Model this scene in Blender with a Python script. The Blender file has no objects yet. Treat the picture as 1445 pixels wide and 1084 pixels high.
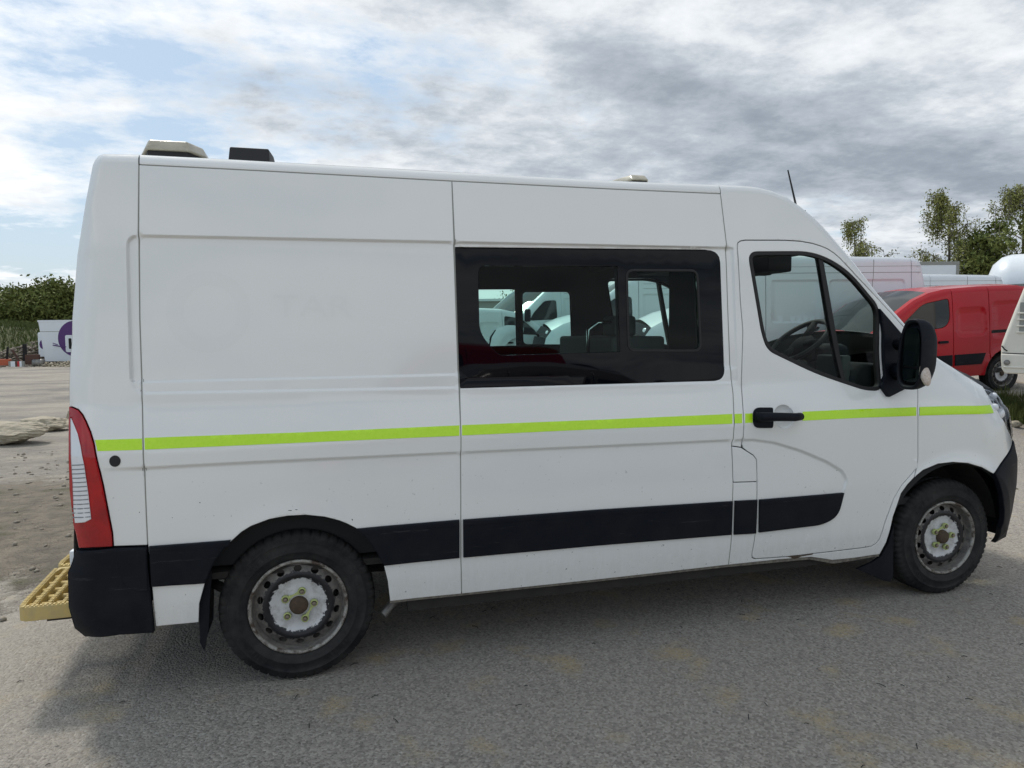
import bpy, math, random
import numpy as np
from mathutils import Matrix, Vector
from mathutils.geometry import delaunay_2d_cdt
random.seed(4); RNG = np.random.default_rng(4)
scene = bpy.context.scene
COL = scene.collection
PI = math.pi
# ------------------------------------------------------------------ camera
CAM = np.array([0.1231, -4.2479, 1.5925]); YAW, PIT, ROL, FPX = 0.2672, -0.0742, -0.0090, 991.86
FW = np.array([math.sin(YAW)*math.cos(PIT), math.cos(YAW)*math.cos(PIT), math.sin(PIT)])
_r = np.array([math.cos(YAW), -math.sin(YAW), 0.0]); _u = np.cross(_r, FW)
RT = _r*math.cos(ROL)+_u*math.sin(ROL); UP = -_r*math.sin(ROL)+_u*math.cos(ROL)
cd = bpy.data.cameras.new('camera'); cam = bpy.data.objects.new('camera', cd); COL.objects.link(cam)
cd.sensor_width = 36; cd.lens = FPX/1445*36; cd.clip_start = 0.05; cd.clip_end = 3000
cam.matrix_world = Matrix(((RT[0], UP[0], -FW[0], CAM[0]), (RT[1], UP[1], -FW[1], CAM[1]), (RT[2], UP[2], -FW[2], CAM[2]), (0, 0, 0, 1)))
scene.camera = cam
# ------------------------------------------------------------------ sky, sun, exposure
SUN_EL, SUN_AZ = math.radians(54), math.radians(-24)      # azimuth from +Y towards +X
w = bpy.data.worlds.new('World'); scene.world = w; w.use_nodes = True
nt = w.node_tree; N = nt.nodes; L = nt.links; N.clear()
def wn(t, **k):
    n = N.new(t)
    for a, b in k.items(): setattr(n, a, b)
    return n
out = wn('ShaderNodeOutputWorld'); bg = wn('ShaderNodeBackground'); bg.inputs[1].default_value = 0.1
L.new(bg.outputs[0], out.inputs[0])
sky = wn('ShaderNodeTexSky'); sky.sky_type = 'NISHITA'; sky.sun_disc = False
sky.sun_elevation = SUN_EL; sky.sun_rotation = SUN_AZ; sky.air_density = 1.2; sky.dust_density = 1.5
tc = wn('ShaderNodeTexCoord'); sep = wn('ShaderNodeSeparateXYZ'); L.new(tc.outputs['Generated'], sep.inputs[0])
def wmath(op, a, b=None, clamp=False):
    n = wn('ShaderNodeMath', operation=op, use_clamp=clamp)
    for i, v in enumerate((a, b)):
        if v is None: continue
        if isinstance(v, (int, float)): n.inputs[i].default_value = v
        else: L.new(v, n.inputs[i])
    return n.outputs[0]
zz = wmath('ADD', wmath('MAXIMUM', sep.outputs[2], 0.0), 0.14)
cx = wmath('DIVIDE', sep.outputs[0], zz); cy = wmath('DIVIDE', sep.outputs[1], zz)
def cnoise(sx, sy, off, scale, detail, rough, dist):
    c = wn('ShaderNodeCombineXYZ'); L.new(wmath('MULTIPLY', cx, sx), c.inputs[0]); L.new(wmath('MULTIPLY', cy, sy), c.inputs[1]); c.inputs[2].default_value = off
    n = wn('ShaderNodeTexNoise'); n.inputs['Scale'].default_value = scale; n.inputs['Detail'].default_value = detail
    n.inputs['Roughness'].default_value = rough; n.inputs['Distortion'].default_value = dist
    L.new(c.outputs[0], n.inputs['Vector']); return n.outputs['Fac']
def wramp(f, stops):
    r = wn('ShaderNodeValToRGB'); L.new(f, r.inputs[0]); e = r.color_ramp.elements
    while len(e) < len(stops): e.new(0.5)
    for q, (p, c) in zip(e, stops): q.position = p; q.color = (*c, 1)
    return r.outputs[0]
def wmix(f, a, b, mode='MIX'):
    m = wn('ShaderNodeMix', data_type='RGBA', blend_type=mode)
    if isinstance(f, (int, float)): m.inputs[0].default_value = f
    else: L.new(f, m.inputs[0])
    for i, v in ((6, a), (7, b)):
        if isinstance(v, tuple): m.inputs[i].default_value = (*v, 1)
        else: L.new(v, m.inputs[i])
    return m.outputs[2]
n1 = cnoise(0.8, 1.0, 15.2, 0.9, 10, 0.60, 0.15)      # cover
n2 = cnoise(0.60, 1.15, 20.3, 0.75, 9, 0.55, 0.10)      # thick, dark bases
n3 = cnoise(0.95, 1.0, 5.0, 3.4, 12, 0.68, 0.10)        # billows
n4 = cnoise(1.0, 1.0, 2.2, 9.0, 8, 0.60, 0.10)         # small lumps
east = wmath('MULTIPLY', wmath('SUBTRACT', wmath('DIVIDE', sep.outputs[0], wmath('ADD', wmath('ABSOLUTE', sep.outputs[1]), 0.6)), 0.20), 0.30)
cover = wramp(wmath('ADD', wmath('ADD', n1, wmath('MULTIPLY', east, 0.8)), wmath('MULTIPLY', wmath('SUBTRACT', n3, 0.5), 0.42)), [(0.33, (0, 0, 0)), (0.45, (1, 1, 1))])
thick = wmath('ADD', wmath('ADD', wmath('ADD', n2, east), wmath('MULTIPLY', wmath('SUBTRACT', n3, 0.5), 0.46)), wmath('MULTIPLY', wmath('SUBTRACT', n4, 0.5), 0.15))
ccol = wramp(thick, [(0.37, (0.82, 0.84, 0.86)), (0.51, (0.64, 0.67, 0.70)), (0.62, (0.41, 0.45, 0.50)), (0.74, (0.27, 0.31, 0.36)), (0.88, (0.20, 0.235, 0.28))])
ccol = wmix(1.0, ccol, (8.2, 8.2, 8.2), 'MULTIPLY')
blue = wmix(0.75, sky.outputs[0], (2.8, 3.7, 4.7))
L.new(wmix(cover, blue, ccol), bg.inputs[0])
sd = bpy.data.lights.new('sun', 'SUN'); sd.energy = 1.5; sd.angle = math.radians(10); sd.color = (1, 0.95, 0.87)
sun = bpy.data.objects.new('sun', sd); COL.objects.link(sun)
sv = Vector((math.sin(SUN_AZ)*math.cos(SUN_EL), math.cos(SUN_AZ)*math.cos(SUN_EL), math.sin(SUN_EL)))
sun.rotation_euler = sv.to_track_quat('Z', 'Y').to_euler(); sun.location = (0, 30, 40)
vs = scene.view_settings; vs.view_transform = 'Standard'; vs.look = 'None'; vs.exposure = 0.66; vs.gamma = 1; vs.use_curve_mapping = False
scene.render.engine = 'CYCLES'
scene.cycles.transparent_max_bounces = 24; scene.cycles.max_bounces = 10

# ------------------------------------------------------------------ pixel rays (1445 x 1084 survey of the place)
def rayd(x, y): return FW+(x-722.5)/FPX*RT-(y-542)/FPX*UP
def onY(x, y, Y): d = rayd(x, y); return CAM+d*(Y-CAM[1])/d[1]
def onZ(x, y, Z): d = rayd(x, y); return CAM+d*(Z-CAM[2])/d[2]
def atD(x, D, y=470): return CAM+rayd(x, y)*D

# ------------------------------------------------------------------ materials
def mat(name, color, rough=0.6, metal=0.0, noise=None, bump=None, coat=0.0, spec=0.5, extra=None):
    """noise=(scale, amount, colour2) mixes a second colour; bump=(scale, strength, distance)"""
    m = bpy.data.materials.new(name); m.use_nodes = True; t = m.node_tree; b = t.nodes['Principled BSDF']
    b.inputs['Base Color'].default_value = (*color, 1); b.inputs['Roughness'].default_value = rough; b.inputs['Metallic'].default_value = metal
    b.inputs['Coat Weight'].default_value = coat; b.inputs['Coat Roughness'].default_value = 0.04; b.inputs['Specular IOR Level'].default_value = spec
    c = t.nodes.new('ShaderNodeTexCoord')
    if noise:
        s, amt, c2 = noise
        n = t.nodes.new('ShaderNodeTexNoise'); n.inputs['Scale'].default_value = s; n.inputs['Detail'].default_value = 7; n.inputs['Roughness'].default_value = 0.65
        t.links.new(c.outputs['Object'], n.inputs['Vector'])
        r = t.nodes.new('ShaderNodeMapRange'); r.inputs[1].default_value = 0.5-0.25; r.inputs[2].default_value = 0.5+0.25; r.inputs[4].default_value = amt
        t.links.new(n.outputs['Fac'], r.inputs[0])
        x = t.nodes.new('ShaderNodeMix'); x.data_type = 'RGBA'; x.inputs[6].default_value = (*color, 1); x.inputs[7].default_value = (*c2, 1)
        t.links.new(r.outputs[0], x.inputs[0]); t.links.new(x.outputs[2], b.inputs['Base Color'])
    if bump:
        s, st, di = bump
        n = t.nodes.new('ShaderNodeTexNoise'); n.inputs['Scale'].default_value = s; n.inputs['Detail'].default_value = 5
        t.links.new(c.outputs['Object'], n.inputs['Vector'])
        q = t.nodes.new('ShaderNodeBump'); q.inputs['Strength'].default_value = st; q.inputs['Distance'].default_value = di
        t.links.new(n.outputs['Fac'], q.inputs['Height']); t.links.new(q.outputs[0], b.inputs['Normal'])
    if extra: extra(t, b, c)
    return m
def tn(t, kind, **k):
    n = t.nodes.new(kind)
    for a, v in k.items(): setattr(n, a, v)
    return n
def tnoise(t, vec, scale, detail=6, rough=0.6, sc=(1, 1, 1)):
    mp = tn(t, 'ShaderNodeMapping'); mp.inputs['Scale'].default_value = sc; t.links.new(vec, mp.inputs['Vector'])
    n = tn(t, 'ShaderNodeTexNoise'); n.inputs['Scale'].default_value = scale; n.inputs['Detail'].default_value = detail; n.inputs['Roughness'].default_value = rough
    t.links.new(mp.outputs[0], n.inputs['Vector']); return n.outputs['Fac']
def tmap(t, v, a, b, c=0.0, d=1.0):
    r = tn(t, 'ShaderNodeMapRange'); t.links.new(v, r.inputs[0])
    for i, q in enumerate((a, b, c, d)): r.inputs[i+1].default_value = q
    return r.outputs[0]
def tmath(t, op, a, b=None):
    n = tn(t, 'ShaderNodeMath', operation=op)
    for i, v in enumerate((a, b)):
        if v is None: continue
        if isinstance(v, (int, float)): n.inputs[i].default_value = v
        else: t.links.new(v, n.inputs[i])
    return n.outputs[0]
def tmix(t, f, a, b, mode='MIX'):
    x = tn(t, 'ShaderNodeMix', data_type='RGBA', blend_type=mode)
    if isinstance(f, (int, float)): x.inputs[0].default_value = f
    else: t.links.new(f, x.inputs[0])
    for i, v in ((6, a), (7, b)):
        if isinstance(v, tuple): x.inputs[i].default_value = (*v, 1)
        else: t.links.new(v, x.inputs[i])
    return x.outputs[2]
def paint_extra(col, dirtcol=(0.30, 0.27, 0.22), amt=0.55):
    def f(t, b, c):
        s = tn(t, 'ShaderNodeSeparateXYZ'); t.links.new(c.outputs['Object'], s.inputs[0])
        low = tmap(t, s.outputs[2], 0.62, 0.20)                       # road film gathers towards the sill
        streak = tnoise(t, c.outputs['Object'], 9, 6, 0.7, (5, 1, 0.35))
        film = tmath(t, 'MULTIPLY', tmap(t, streak, 0.30, 0.75), tmath(t, 'POWER', low, 2.0))
        spots = tmap(t, tnoise(t, c.outputs['Object'], 55, 3, 0.5), 0.70, 0.735)
        spots = tmath(t, 'MULTIPLY', spots, tmap(t, s.outputs[2], 1.15, 0.45, 0.0, 0.7))
        haze_ = tmap(t, tnoise(t, c.outputs['Object'], 1.6, 3, 0.5), 0.35, 0.75, 0.0, 0.07)
        x = tmix(t, haze_, col, tuple(v*0.80 for v in col))
        x = tmix(t, tmath(t, 'MULTIPLY', film, amt), x, dirtcol)
        x = tmix(t, spots, x, (0.16, 0.14, 0.12))
        t.links.new(x, b.inputs['Base Color'])
        r = tmath(t, 'ADD', tmath(t, 'MULTIPLY', film, 0.4), tmap(t, tnoise(t, c.outputs['Object'], 14, 5, 0.6), 0.3, 0.7, 0.15, 0.27))
        t.links.new(r, b.inputs['Roughness'])
        bp = tn(t, 'ShaderNodeBump'); bp.inputs['Strength'].default_value = 0.03; bp.inputs['Distance'].default_value = 0.01
        t.links.new(tnoise(t, c.outputs['Object'], 3.0, 2, 0.4), bp.inputs['Height']); t.links.new(bp.outputs[0], b.inputs['Normal'])
    return f
M = {}
M['white'] = mat('white_paint', (0.80, 0.815, 0.80), 0.24, coat=0.9, extra=paint_extra((0.80, 0.815, 0.80)))
M['white2'] = mat('white_paint_dusty', (0.71, 0.75, 0.78), 0.35, coat=0.4, noise=(3, 0.3, (0.58, 0.61, 0.62)))
M['cream'] = mat('cream_grp', (0.72, 0.69, 0.60), 0.45, noise=(4, 0.5, (0.55, 0.52, 0.45)))
M['red'] = mat('red_paint', (0.41, 0.003, 0.012), 0.3, coat=0.35, spec=0.25, noise=(3, 0.3, (0.33, 0.003, 0.010)))
M['darkcar'] = mat('grey_car_paint', (0.20, 0.185, 0.18), 0.3, coat=0.6)
def plastic_extra(t, b, c):
    n = tnoise(t, c.outputs['Object'], 6, 6, 0.7); s = tn(t, 'ShaderNodeSeparateXYZ'); t.links.new(c.outputs['Object'], s.inputs[0])
    d = tmath(t, 'MULTIPLY', tmap(t, n, 0.35, 0.8), tmap(t, s.outputs[2], 0.9, 0.3, 0.15, 0.7))
    t.links.new(tmix(t, d, (0.007, 0.009, 0.014), (0.026, 0.026, 0.028)), b.inputs['Base Color'])
    sc_ = tmap(t, tnoise(t, c.outputs['Object'], 5, 7, 0.8, (0.5, 1, 9)), 0.60, 0.68, 0, 0.5)
    t.links.new(tmix(t, sc_, b.inputs['Base Color'].links[0].from_socket, (0.075, 0.075, 0.08)), b.inputs['Base Color'])
    bp = tn(t, 'ShaderNodeBump'); bp.inputs['Strength'].default_value = 0.25; bp.inputs['Distance'].default_value = 0.001
    t.links.new(tnoise(t, c.outputs['Object'], 600, 2, 0.5), bp.inputs['Height']); t.links.new(bp.outputs[0], b.inputs['Normal'])
M['plastic'] = mat('black_plastic', (0.015, 0.016, 0.02), 0.5, extra=plastic_extra, spec=0.12)
M['rubber'] = mat('black_rubber', (0.012, 0.012, 0.013), 0.65)
M['gap'] = mat('dark_lining', (0.012, 0.012, 0.012), 0.9)
M['inner'] = mat('interior_trim', (0.028, 0.030, 0.032), 0.8, spec=0.2, noise=(8, 0.4, (0.015, 0.015, 0.017)))
M['innergrey'] = mat('interior_grey', (0.07, 0.075, 0.075), 0.7)
M['seat'] = mat('seat_fabric', (0.03, 0.032, 0.038), 0.95, noise=(60, 0.6, (0.015, 0.015, 0.018)))
M['blackglass'] = mat('black_printed_glass', (0.0015, 0.002, 0.004), 0.02, spec=0.20)
M['under'] = mat('underbody', (0.02, 0.019, 0.018), 0.9, noise=(10, 0.7, (0.05, 0.045, 0.04)))
M['chrome'] = mat('bright_metal', (0.75, 0.76, 0.78), 0.18, 1.0)
M['steel'] = mat('worn_steel', (0.30, 0.30, 0.29), 0.5, 0.6, noise=(30, 0.8, (0.10, 0.08, 0.06)))
M['sill'] = mat('dirty_sill_flange', (0.30, 0.28, 0.24), 0.8, noise=(40, 0.9, (0.06, 0.05, 0.045)))
M['sealer'] = mat('grey_sealer', (0.27, 0.28, 0.26), 0.7, noise=(30, 0.5, (0.25, 0.24, 0.2)))
M['rust'] = mat('rusty_hub', (0.10, 0.065, 0.04), 0.85, noise=(60, 0.8, (0.04, 0.03, 0.022)), bump=(90, 0.5, 0.003))
M['lime'] = mat('lime_indicator', (0.52, 0.62, 0.20), 0.55, noise=(70, 0.8, (0.35, 0.36, 0.20)))
M['nut'] = mat('wheel_nut_steel', (0.28, 0.24, 0.2), 0.5, 0.8)
M['lamp_red'] = mat('red_lamp_lens', (0.55, 0.004, 0.010), 0.12, spec=0.3, coat=0.6, noise=(9, 0.9, (0.20, 0.002, 0.005)))
M['lamp_white'] = mat('clear_lamp_lens', (0.72, 0.74, 0.77), 0.12, coat=1.0)
M['lamp_line'] = mat('lamp_ribs', (0.22, 0.23, 0.25), 0.3)
M['amber'] = mat('indicator_lens', (0.42, 0.30, 0.22), 0.15, coat=1.0, noise=(90, 0.8, (0.7, 0.66, 0.6)))
M['beacon'] = mat('beacon_lens', (0.46, 0.43, 0.33), 0.35, coat=0.2, noise=(14, 0.9, (0.22, 0.20, 0.15)))
M['stepyellow'] = mat('yellow_step_plastic', (0.60, 0.45, 0.15), 0.7, noise=(18, 0.9, (0.42, 0.34, 0.18)), bump=(60, 0.3, 0.002))
M['trans_grey'] = mat('windscreen_dark', (0.02, 0.025, 0.027), 0.04)
M['concrete'] = mat('grey_cladding', (0.36, 0.36, 0.33), 0.8, noise=(1.0, 0.5, (0.28, 0.28, 0.26)))
M['redstripe'] = mat('red_stripe', (0.45, 0.03, 0.03), 0.6)
M['purple'] = mat('purple_vinyl', (0.075, 0.02, 0.14), 0.4)
M['bark'] = mat('bark', (0.09, 0.075, 0.06), 0.9, noise=(20, 0.7, (0.2, 0.18, 0.16)))
M['stone'] = mat('limestone', (0.48, 0.43, 0.33), 0.9, noise=(7, 0.9, (0.27, 0.235, 0.175)), bump=(16, 1.0, 0.03))
M['orange'] = mat('orange_steel', (0.5, 0.10, 0.04), 0.6, noise=(8, 0.6, (0.25, 0.08, 0.04)))
M['brownsteel'] = mat('rusty_scrap', (0.10, 0.05, 0.035), 0.85, noise=(8, 0.6, (0.05, 0.03, 0.03)))
def tape_extra(t, b, c):
    wv = tn(t, 'ShaderNodeTexVoronoi'); wv.inputs['Scale'].default_value = 70
    t.links.new(c.outputs['Object'], wv.inputs['Vector'])
    x = tmix(t, tmap(t, wv.outputs['Distance'], 0.1, 0.6, 0.0, 0.35), (0.50, 0.86, 0.003), (0.62, 0.92, 0.04))
    t.links.new(x, b.inputs['Base Color'])
M['tape'] = mat('lime_reflective_tape', (0.5, 0.76, 0.01), 0.35, extra=tape_extra, coat=0.3)
def tyre_extra(t, b, c):
    n = tnoise(t, c.outputs['Object'], 7, 6, 0.7)
    t.links.new(tmix(t, tmap(t, n, 0.35, 0.75), (0.010, 0.011, 0.013), (0.048, 0.046, 0.043)), b.inputs['Base Color'])
    bp = tn(t, 'ShaderNodeBump'); bp.inputs['Strength'].default_value = 0.4; bp.inputs['Distance'].default_value = 0.003
    t.links.new(tnoise(t, c.outputs['Object'], 60, 4, 0.6), bp.inputs['Height']); t.links.new(bp.outputs[0], b.inputs['Normal'])
M['tyre'] = mat('tyre_rubber', (0.02, 0.02, 0.02), 0.75, extra=tyre_extra, spec=0.25)
def rim_extra(t, b, c):
    s = tn(t, 'ShaderNodeSeparateXYZ'); t.links.new(c.outputs['Object'], s.inputs[0])
    r = tmath(t, 'SQRT', tmath(t, 'ADD', tmath(t, 'POWER', s.outputs[0], 2.0), tmath(t, 'POWER', s.outputs[2], 2.0)))
    rr = tmath(t, 'ADD', r, tmap(t, tnoise(t, c.outputs['Object'], 45, 5, 0.75), 0.2, 0.8, -0.016, 0.016))
    disc = tmap(t, rr, 0.124, 0.127)                 # silver paint left in the middle, black flaking ring round it
    ring = tmap(t, rr, 0.157, 0.163)
    lip = tmap(t, r, 0.203, 0.206)
    n = tnoise(t, c.outputs['Object'], 24, 6, 0.7)
    silver = tmix(t, tmap(t, n, 0.48, 0.80), (0.60, 0.61, 0.62), (0.30, 0.28, 0.25))
    grey = tmix(t, tmap(t, n, 0.35, 0.65), (0.075, 0.072, 0.068), (0.20, 0.185, 0.165))
    lipc = tmix(t, tmap(t, n, 0.42, 0.58), (0.34, 0.33, 0.30), (0.06, 0.042, 0.03))
    x = tmix(t, disc, silver, (0.010, 0.010, 0.013)); x = tmix(t, ring, x, grey); x = tmix(t, lip, x, lipc)
    t.links.new(x, b.inputs['Base Color'])
    bp = tn(t, 'ShaderNodeBump'); bp.inputs['Strength'].default_value = 0.5; bp.inputs['Distance'].default_value = 0.002
    t.links.new(tnoise(t, c.outputs['Object'], 120, 4, 0.6), bp.inputs['Height']); t.links.new(bp.outputs[0], b.inputs['Normal'])
M['rim'] = mat('painted_steel_rim', (0.3, 0.3, 0.3), 0.45, 0.0, extra=rim_extra)
M['rimgrey'] = mat('grey_steel_rim', (0.3, 0.3, 0.3), 0.45, 0.5)
def glassmat(name, tint, ior=1.28, rough=0.0):
    m = bpy.data.materials.new(name); m.use_nodes = True; t = m.node_tree; t.nodes.clear()
    o = t.nodes.new('ShaderNodeOutputMaterial'); tr = t.nodes.new('ShaderNodeBsdfTransparent'); tr.inputs[0].default_value = (*tint, 1)
    g = t.nodes.new('ShaderNodeBsdfGlossy'); g.inputs['Roughness'].default_value = rough; g.inputs[0].default_value = (1, 1, 1, 1)
    f = t.nodes.new('ShaderNodeFresnel'); f.inputs[0].default_value = ior
    x = t.nodes.new('ShaderNodeMixShader'); t.links.new(f.outputs[0], x.inputs[0]); t.links.new(tr.outputs[0], x.inputs[1]); t.links.new(g.outputs[0], x.inputs[2])
    t.links.new(x.outputs[0], o.inputs[0]); return m
M['glass'] = glassmat('green_tinted_glass', (0.66, 0.84, 0.79), 1.22)
M['glasscab'] = glassmat('cab_glass', (0.78, 0.86, 0.83), 1.20)
M['glassclear'] = glassmat('clear_cover', (0.92, 0.93, 0.94))
M['mirrorglass'] = mat('mirror_glass', (0.22, 0.30, 0.29), 0.02, 1.0)

# ------------------------------------------------------------------ object helpers
def tag(o, label=None, cat=None, group=None, kind=None):
    if label: o['label'] = label
    if cat: o['category'] = cat
    if group: o['group'] = group
    if kind: o['kind'] = kind
    return o
def empty(name, loc=(0, 0, 0), rz=0.0, parent=None):
    o = bpy.data.objects.new(name, None); COL.objects.link(o); o.location = loc; o.rotation_euler = (0, 0, rz); o.empty_display_size = 0.2
    if parent: o.parent = parent
    return o
def mesh_obj(name, V, F, m, parent=None, smooth=False, normals=None):
    me = bpy.data.meshes.new(name); me.from_pydata([tuple(map(float, v)) for v in V], [], [tuple(map(int, f)) for f in F]); me.validate(); me.update()
    ms = m if isinstance(m, (list, tuple)) else [m]
    for q in ms: me.materials.append(q)
    if smooth or normals is not None: me.polygons.foreach_set('use_smooth', [True]*len(me.polygons))
    if normals is not None and len(normals) == len(me.vertices): me.normals_split_custom_set_from_vertices([tuple(map(float, n)) for n in normals])
    o = bpy.data.objects.new(name, me); COL.objects.link(o)
    if parent: o.parent = parent
    return o
class MB:
    def __init__(s): s.V = []; s.F = []
    def add(s, V, F):
        b = len(s.V); s.V += [tuple(v) for v in V]; s.F += [tuple(i+b for i in f) for f in F]; return s
    def box(s, a, b):
        (x0, y0, z0), (x1, y1, z1) = a, b
        return s.add([(x0, y0, z0), (x1, y0, z0), (x1, y1, z0), (x0, y1, z0), (x0, y0, z1), (x1, y0, z1), (x1, y1, z1), (x0, y1, z1)],
                     [(3, 2, 1, 0), (4, 5, 6, 7), (0, 1, 5, 4), (1, 2, 6, 5), (2, 3, 7, 6), (3, 0, 4, 7)])
    def tube(s, P, r, n=10, caps=True):
        P = [Vector(p) for p in P]; rs = r if isinstance(r, (list, tuple)) else [r]*len(P); V = []
        up = Vector((0, 0, 1))
        for i, p in enumerate(P):
            d = (P[min(i+1, len(P)-1)]-P[max(i-1, 0)]).normalized()
            a = d.cross(up);  a = d.cross(Vector((0, 1, 0))) if a.length < 0.1 else a
            a.normalize(); b = d.cross(a)
            V += [p+(a*math.cos(2*PI*k/n)+b*math.sin(2*PI*k/n))*rs[i] for k in range(n)]
        F = [(i*n+k, i*n+(k+1) % n, (i+1)*n+(k+1) % n, (i+1)*n+k) for i in range(len(P)-1) for k in range(n)]
        if caps: F += [tuple(range(n-1, -1, -1)), tuple((len(P)-1)*n+k for k in range(n))]
        return s.add(V, F)
    def lathe(s, prof, n=48, axis='y', c=(0, 0, 0), mod=None, closed=False):
        """prof = [(radius, along)]"""
        V = []; m = len(prof)
        for k in range(n):
            a = 2*PI*k/n
            for j, (r, h) in enumerate(prof):
                rr = r+(mod(j, k) if mod else 0)
                if axis == 'y': V.append((c[0]+rr*math.cos(a), c[1]+h, c[2]+rr*math.sin(a)))
                elif axis == 'z': V.append((c[0]+rr*math.cos(a), c[1]+rr*math.sin(a), c[2]+h))
                else: V.append((c[0]+h, c[1]+rr*math.cos(a), c[2]+rr*math.sin(a)))
        F = [(k*m+j, k*m+j+1, ((k+1) % n)*m+j+1, ((k+1) % n)*m+j) for k in range(n) for j in range(m-1)]
        if closed: F += [(k*m+m-1, k*m, ((k+1) % n)*m, ((k+1) % n)*m+m-1) for k in range(n)]
        return s.add(V, F)
    def prism(s, poly, y0, y1):
        """poly in XZ, extruded along Y"""
        n = len(poly); V = [(x, y0, z) for x, z in poly]+[(x, y1, z) for x, z in poly]
        return s.add(V, [tuple(range(n)), tuple(range(2*n-1, n-1, -1))]+[(i, (i+1) % n+0, (i+1) % n+n, i+n)[::-1] for i in range(n)])
    def obj(s, name, m, parent=None, smooth=False, bevel=0.0, seg=2, angle=None):
        o = mesh_obj(name, s.V, s.F, m, parent, smooth)
        if bevel:
            b = o.modifiers.new('bevel', 'BEVEL'); b.width = bevel; b.segments = seg; b.limit_method = 'ANGLE'; b.angle_limit = math.radians(35); b.harden_normals = False
            o.data.polygons.foreach_set('use_smooth', [True]*len(o.data.polygons))
            o.modifiers.new('wn', 'WEIGHTED_NORMAL').keep_sharp = False
        return o
def inpoly(P, poly):
    P = np.asarray(P, float); poly = np.asarray(poly, float); x, y = P[:, 0], P[:, 1]; r = np.zeros(len(P), bool)
    for (x0, y0), (x1, y1) in zip(poly, np.roll(poly, -1, 0)):
        if y0 == y1: continue
        c = ((y0 > y) != (y1 > y)) & (x < (x1-x0)*(y-y0)/(y1-y0)+x0); r ^= c
    return r
def segdist(P, A, closed=False):
    """distance of points P to polyline A; returns dist, segment index, t"""
    P = np.asarray(P, float); A = np.asarray(A, float); B = np.roll(A, -1, 0) if closed else A[1:]; A0 = A if closed else A[:-1]
    best = np.full(len(P), 1e9); bi = np.zeros(len(P), int); bt = np.zeros(len(P))
    for i, (a, b) in enumerate(zip(A0, B)):
        d = b-a; l = (d@d)+1e-12; t = np.clip(((P-a)@d)/l, 0, 1); q = np.hypot(*(P-a-np.outer(t, d)).T); m = q < best
        best[m] = q[m]; bi[m] = i; bt[m] = t[m]
    return best, bi, bt
def resample(poly, step, closed=True):
    poly = np.asarray(poly, float); o = []; n = len(poly)
    for i in range(n if closed else n-1):
        a, b = poly[i], poly[(i+1) % n]; l = np.hypot(*(b-a)); k = max(1, int(math.ceil(l/step)))
        for j in range(k): o.append(a+(b-a)*j/k)
    if not closed: o.append(poly[-1])
    return np.array(o)
def area(p): p = np.asarray(p); q = np.roll(p, -1, 0); return 0.5*np.sum(p[:, 0]*q[:, 1]-q[:, 0]*p[:, 1])
def offset_poly(p, d):
    """inward offset of a ccw polygon"""
    p = np.asarray(p, float); a = p-np.roll(p, 1, 0); b = np.roll(p, -1, 0)-p
    na = np.stack([-a[:, 1], a[:, 0]], 1); nb = np.stack([-b[:, 1], b[:, 0]], 1)
    na /= np.hypot(*na.T)[:, None]+1e-9; nb /= np.hypot(*nb.T)[:, None]+1e-9
    m = na+nb; l2 = (m*m).sum(1)[:, None]; m = m*2/np.maximum(l2, 1.0)
    dd = d if np.ndim(d) == 0 else np.asarray(d)[:, None]
    return p+m*dd/1.0*1.0 if np.ndim(d) else p+m*d
def fillet(poly, r, n=5):
    """round the corners of a polygon; r is a number or one per corner"""
    poly = [np.array(p, float) for p in poly]; o = []; k = len(poly)
    for i in range(k):
        ri = r[i] if isinstance(r, (list, tuple)) else r
        p, a, b = poly[i], poly[i-1], poly[(i+1) % k]
        u, v = a-p, b-p; lu, lv = np.hypot(*u), np.hypot(*v); q = min(ri, lu*0.49, lv*0.49)
        if q <= 0: o.append(p); continue
        s, e = p+u/lu*q, p+v/lv*q
        for j in range(n+1):
            t = j/n; o.append((1-t)**2*s+2*t*(1-t)*p+t*t*e)
    return np.array(o)
def cdt(outer, holes, pts):
    vs = [tuple(p) for p in outer]; n = len(vs); es = [(i, (i+1) % n) for i in range(n)]
    for h in holes:
        b = len(vs); vs += [tuple(p) for p in h]; k = len(h); es += [(b+i, b+(i+1) % k) for i in range(k)]
    vs += [tuple(p) for p in pts]
    V, E_, F, _, _, _ = delaunay_2d_cdt([Vector(v) for v in vs], es, [], 1, 1e-6)
    V = np.array([(v.x, v.y) for v in V]); F = np.array([f for f in F if len(f) == 3], int)
    c = V[F].mean(1); keep = inpoly(c, outer)
    for h in holes: keep &= ~inpoly(c, h)
    F = F[keep]
    a = V[F[:, 1]]-V[F[:, 0]]; b = V[F[:, 2]]-V[F[:, 0]]; s = a[:, 0]*b[:, 1]-a[:, 1]*b[:, 0]
    F[s < 0] = F[s < 0][:, ::-1]
    return V, F

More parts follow.
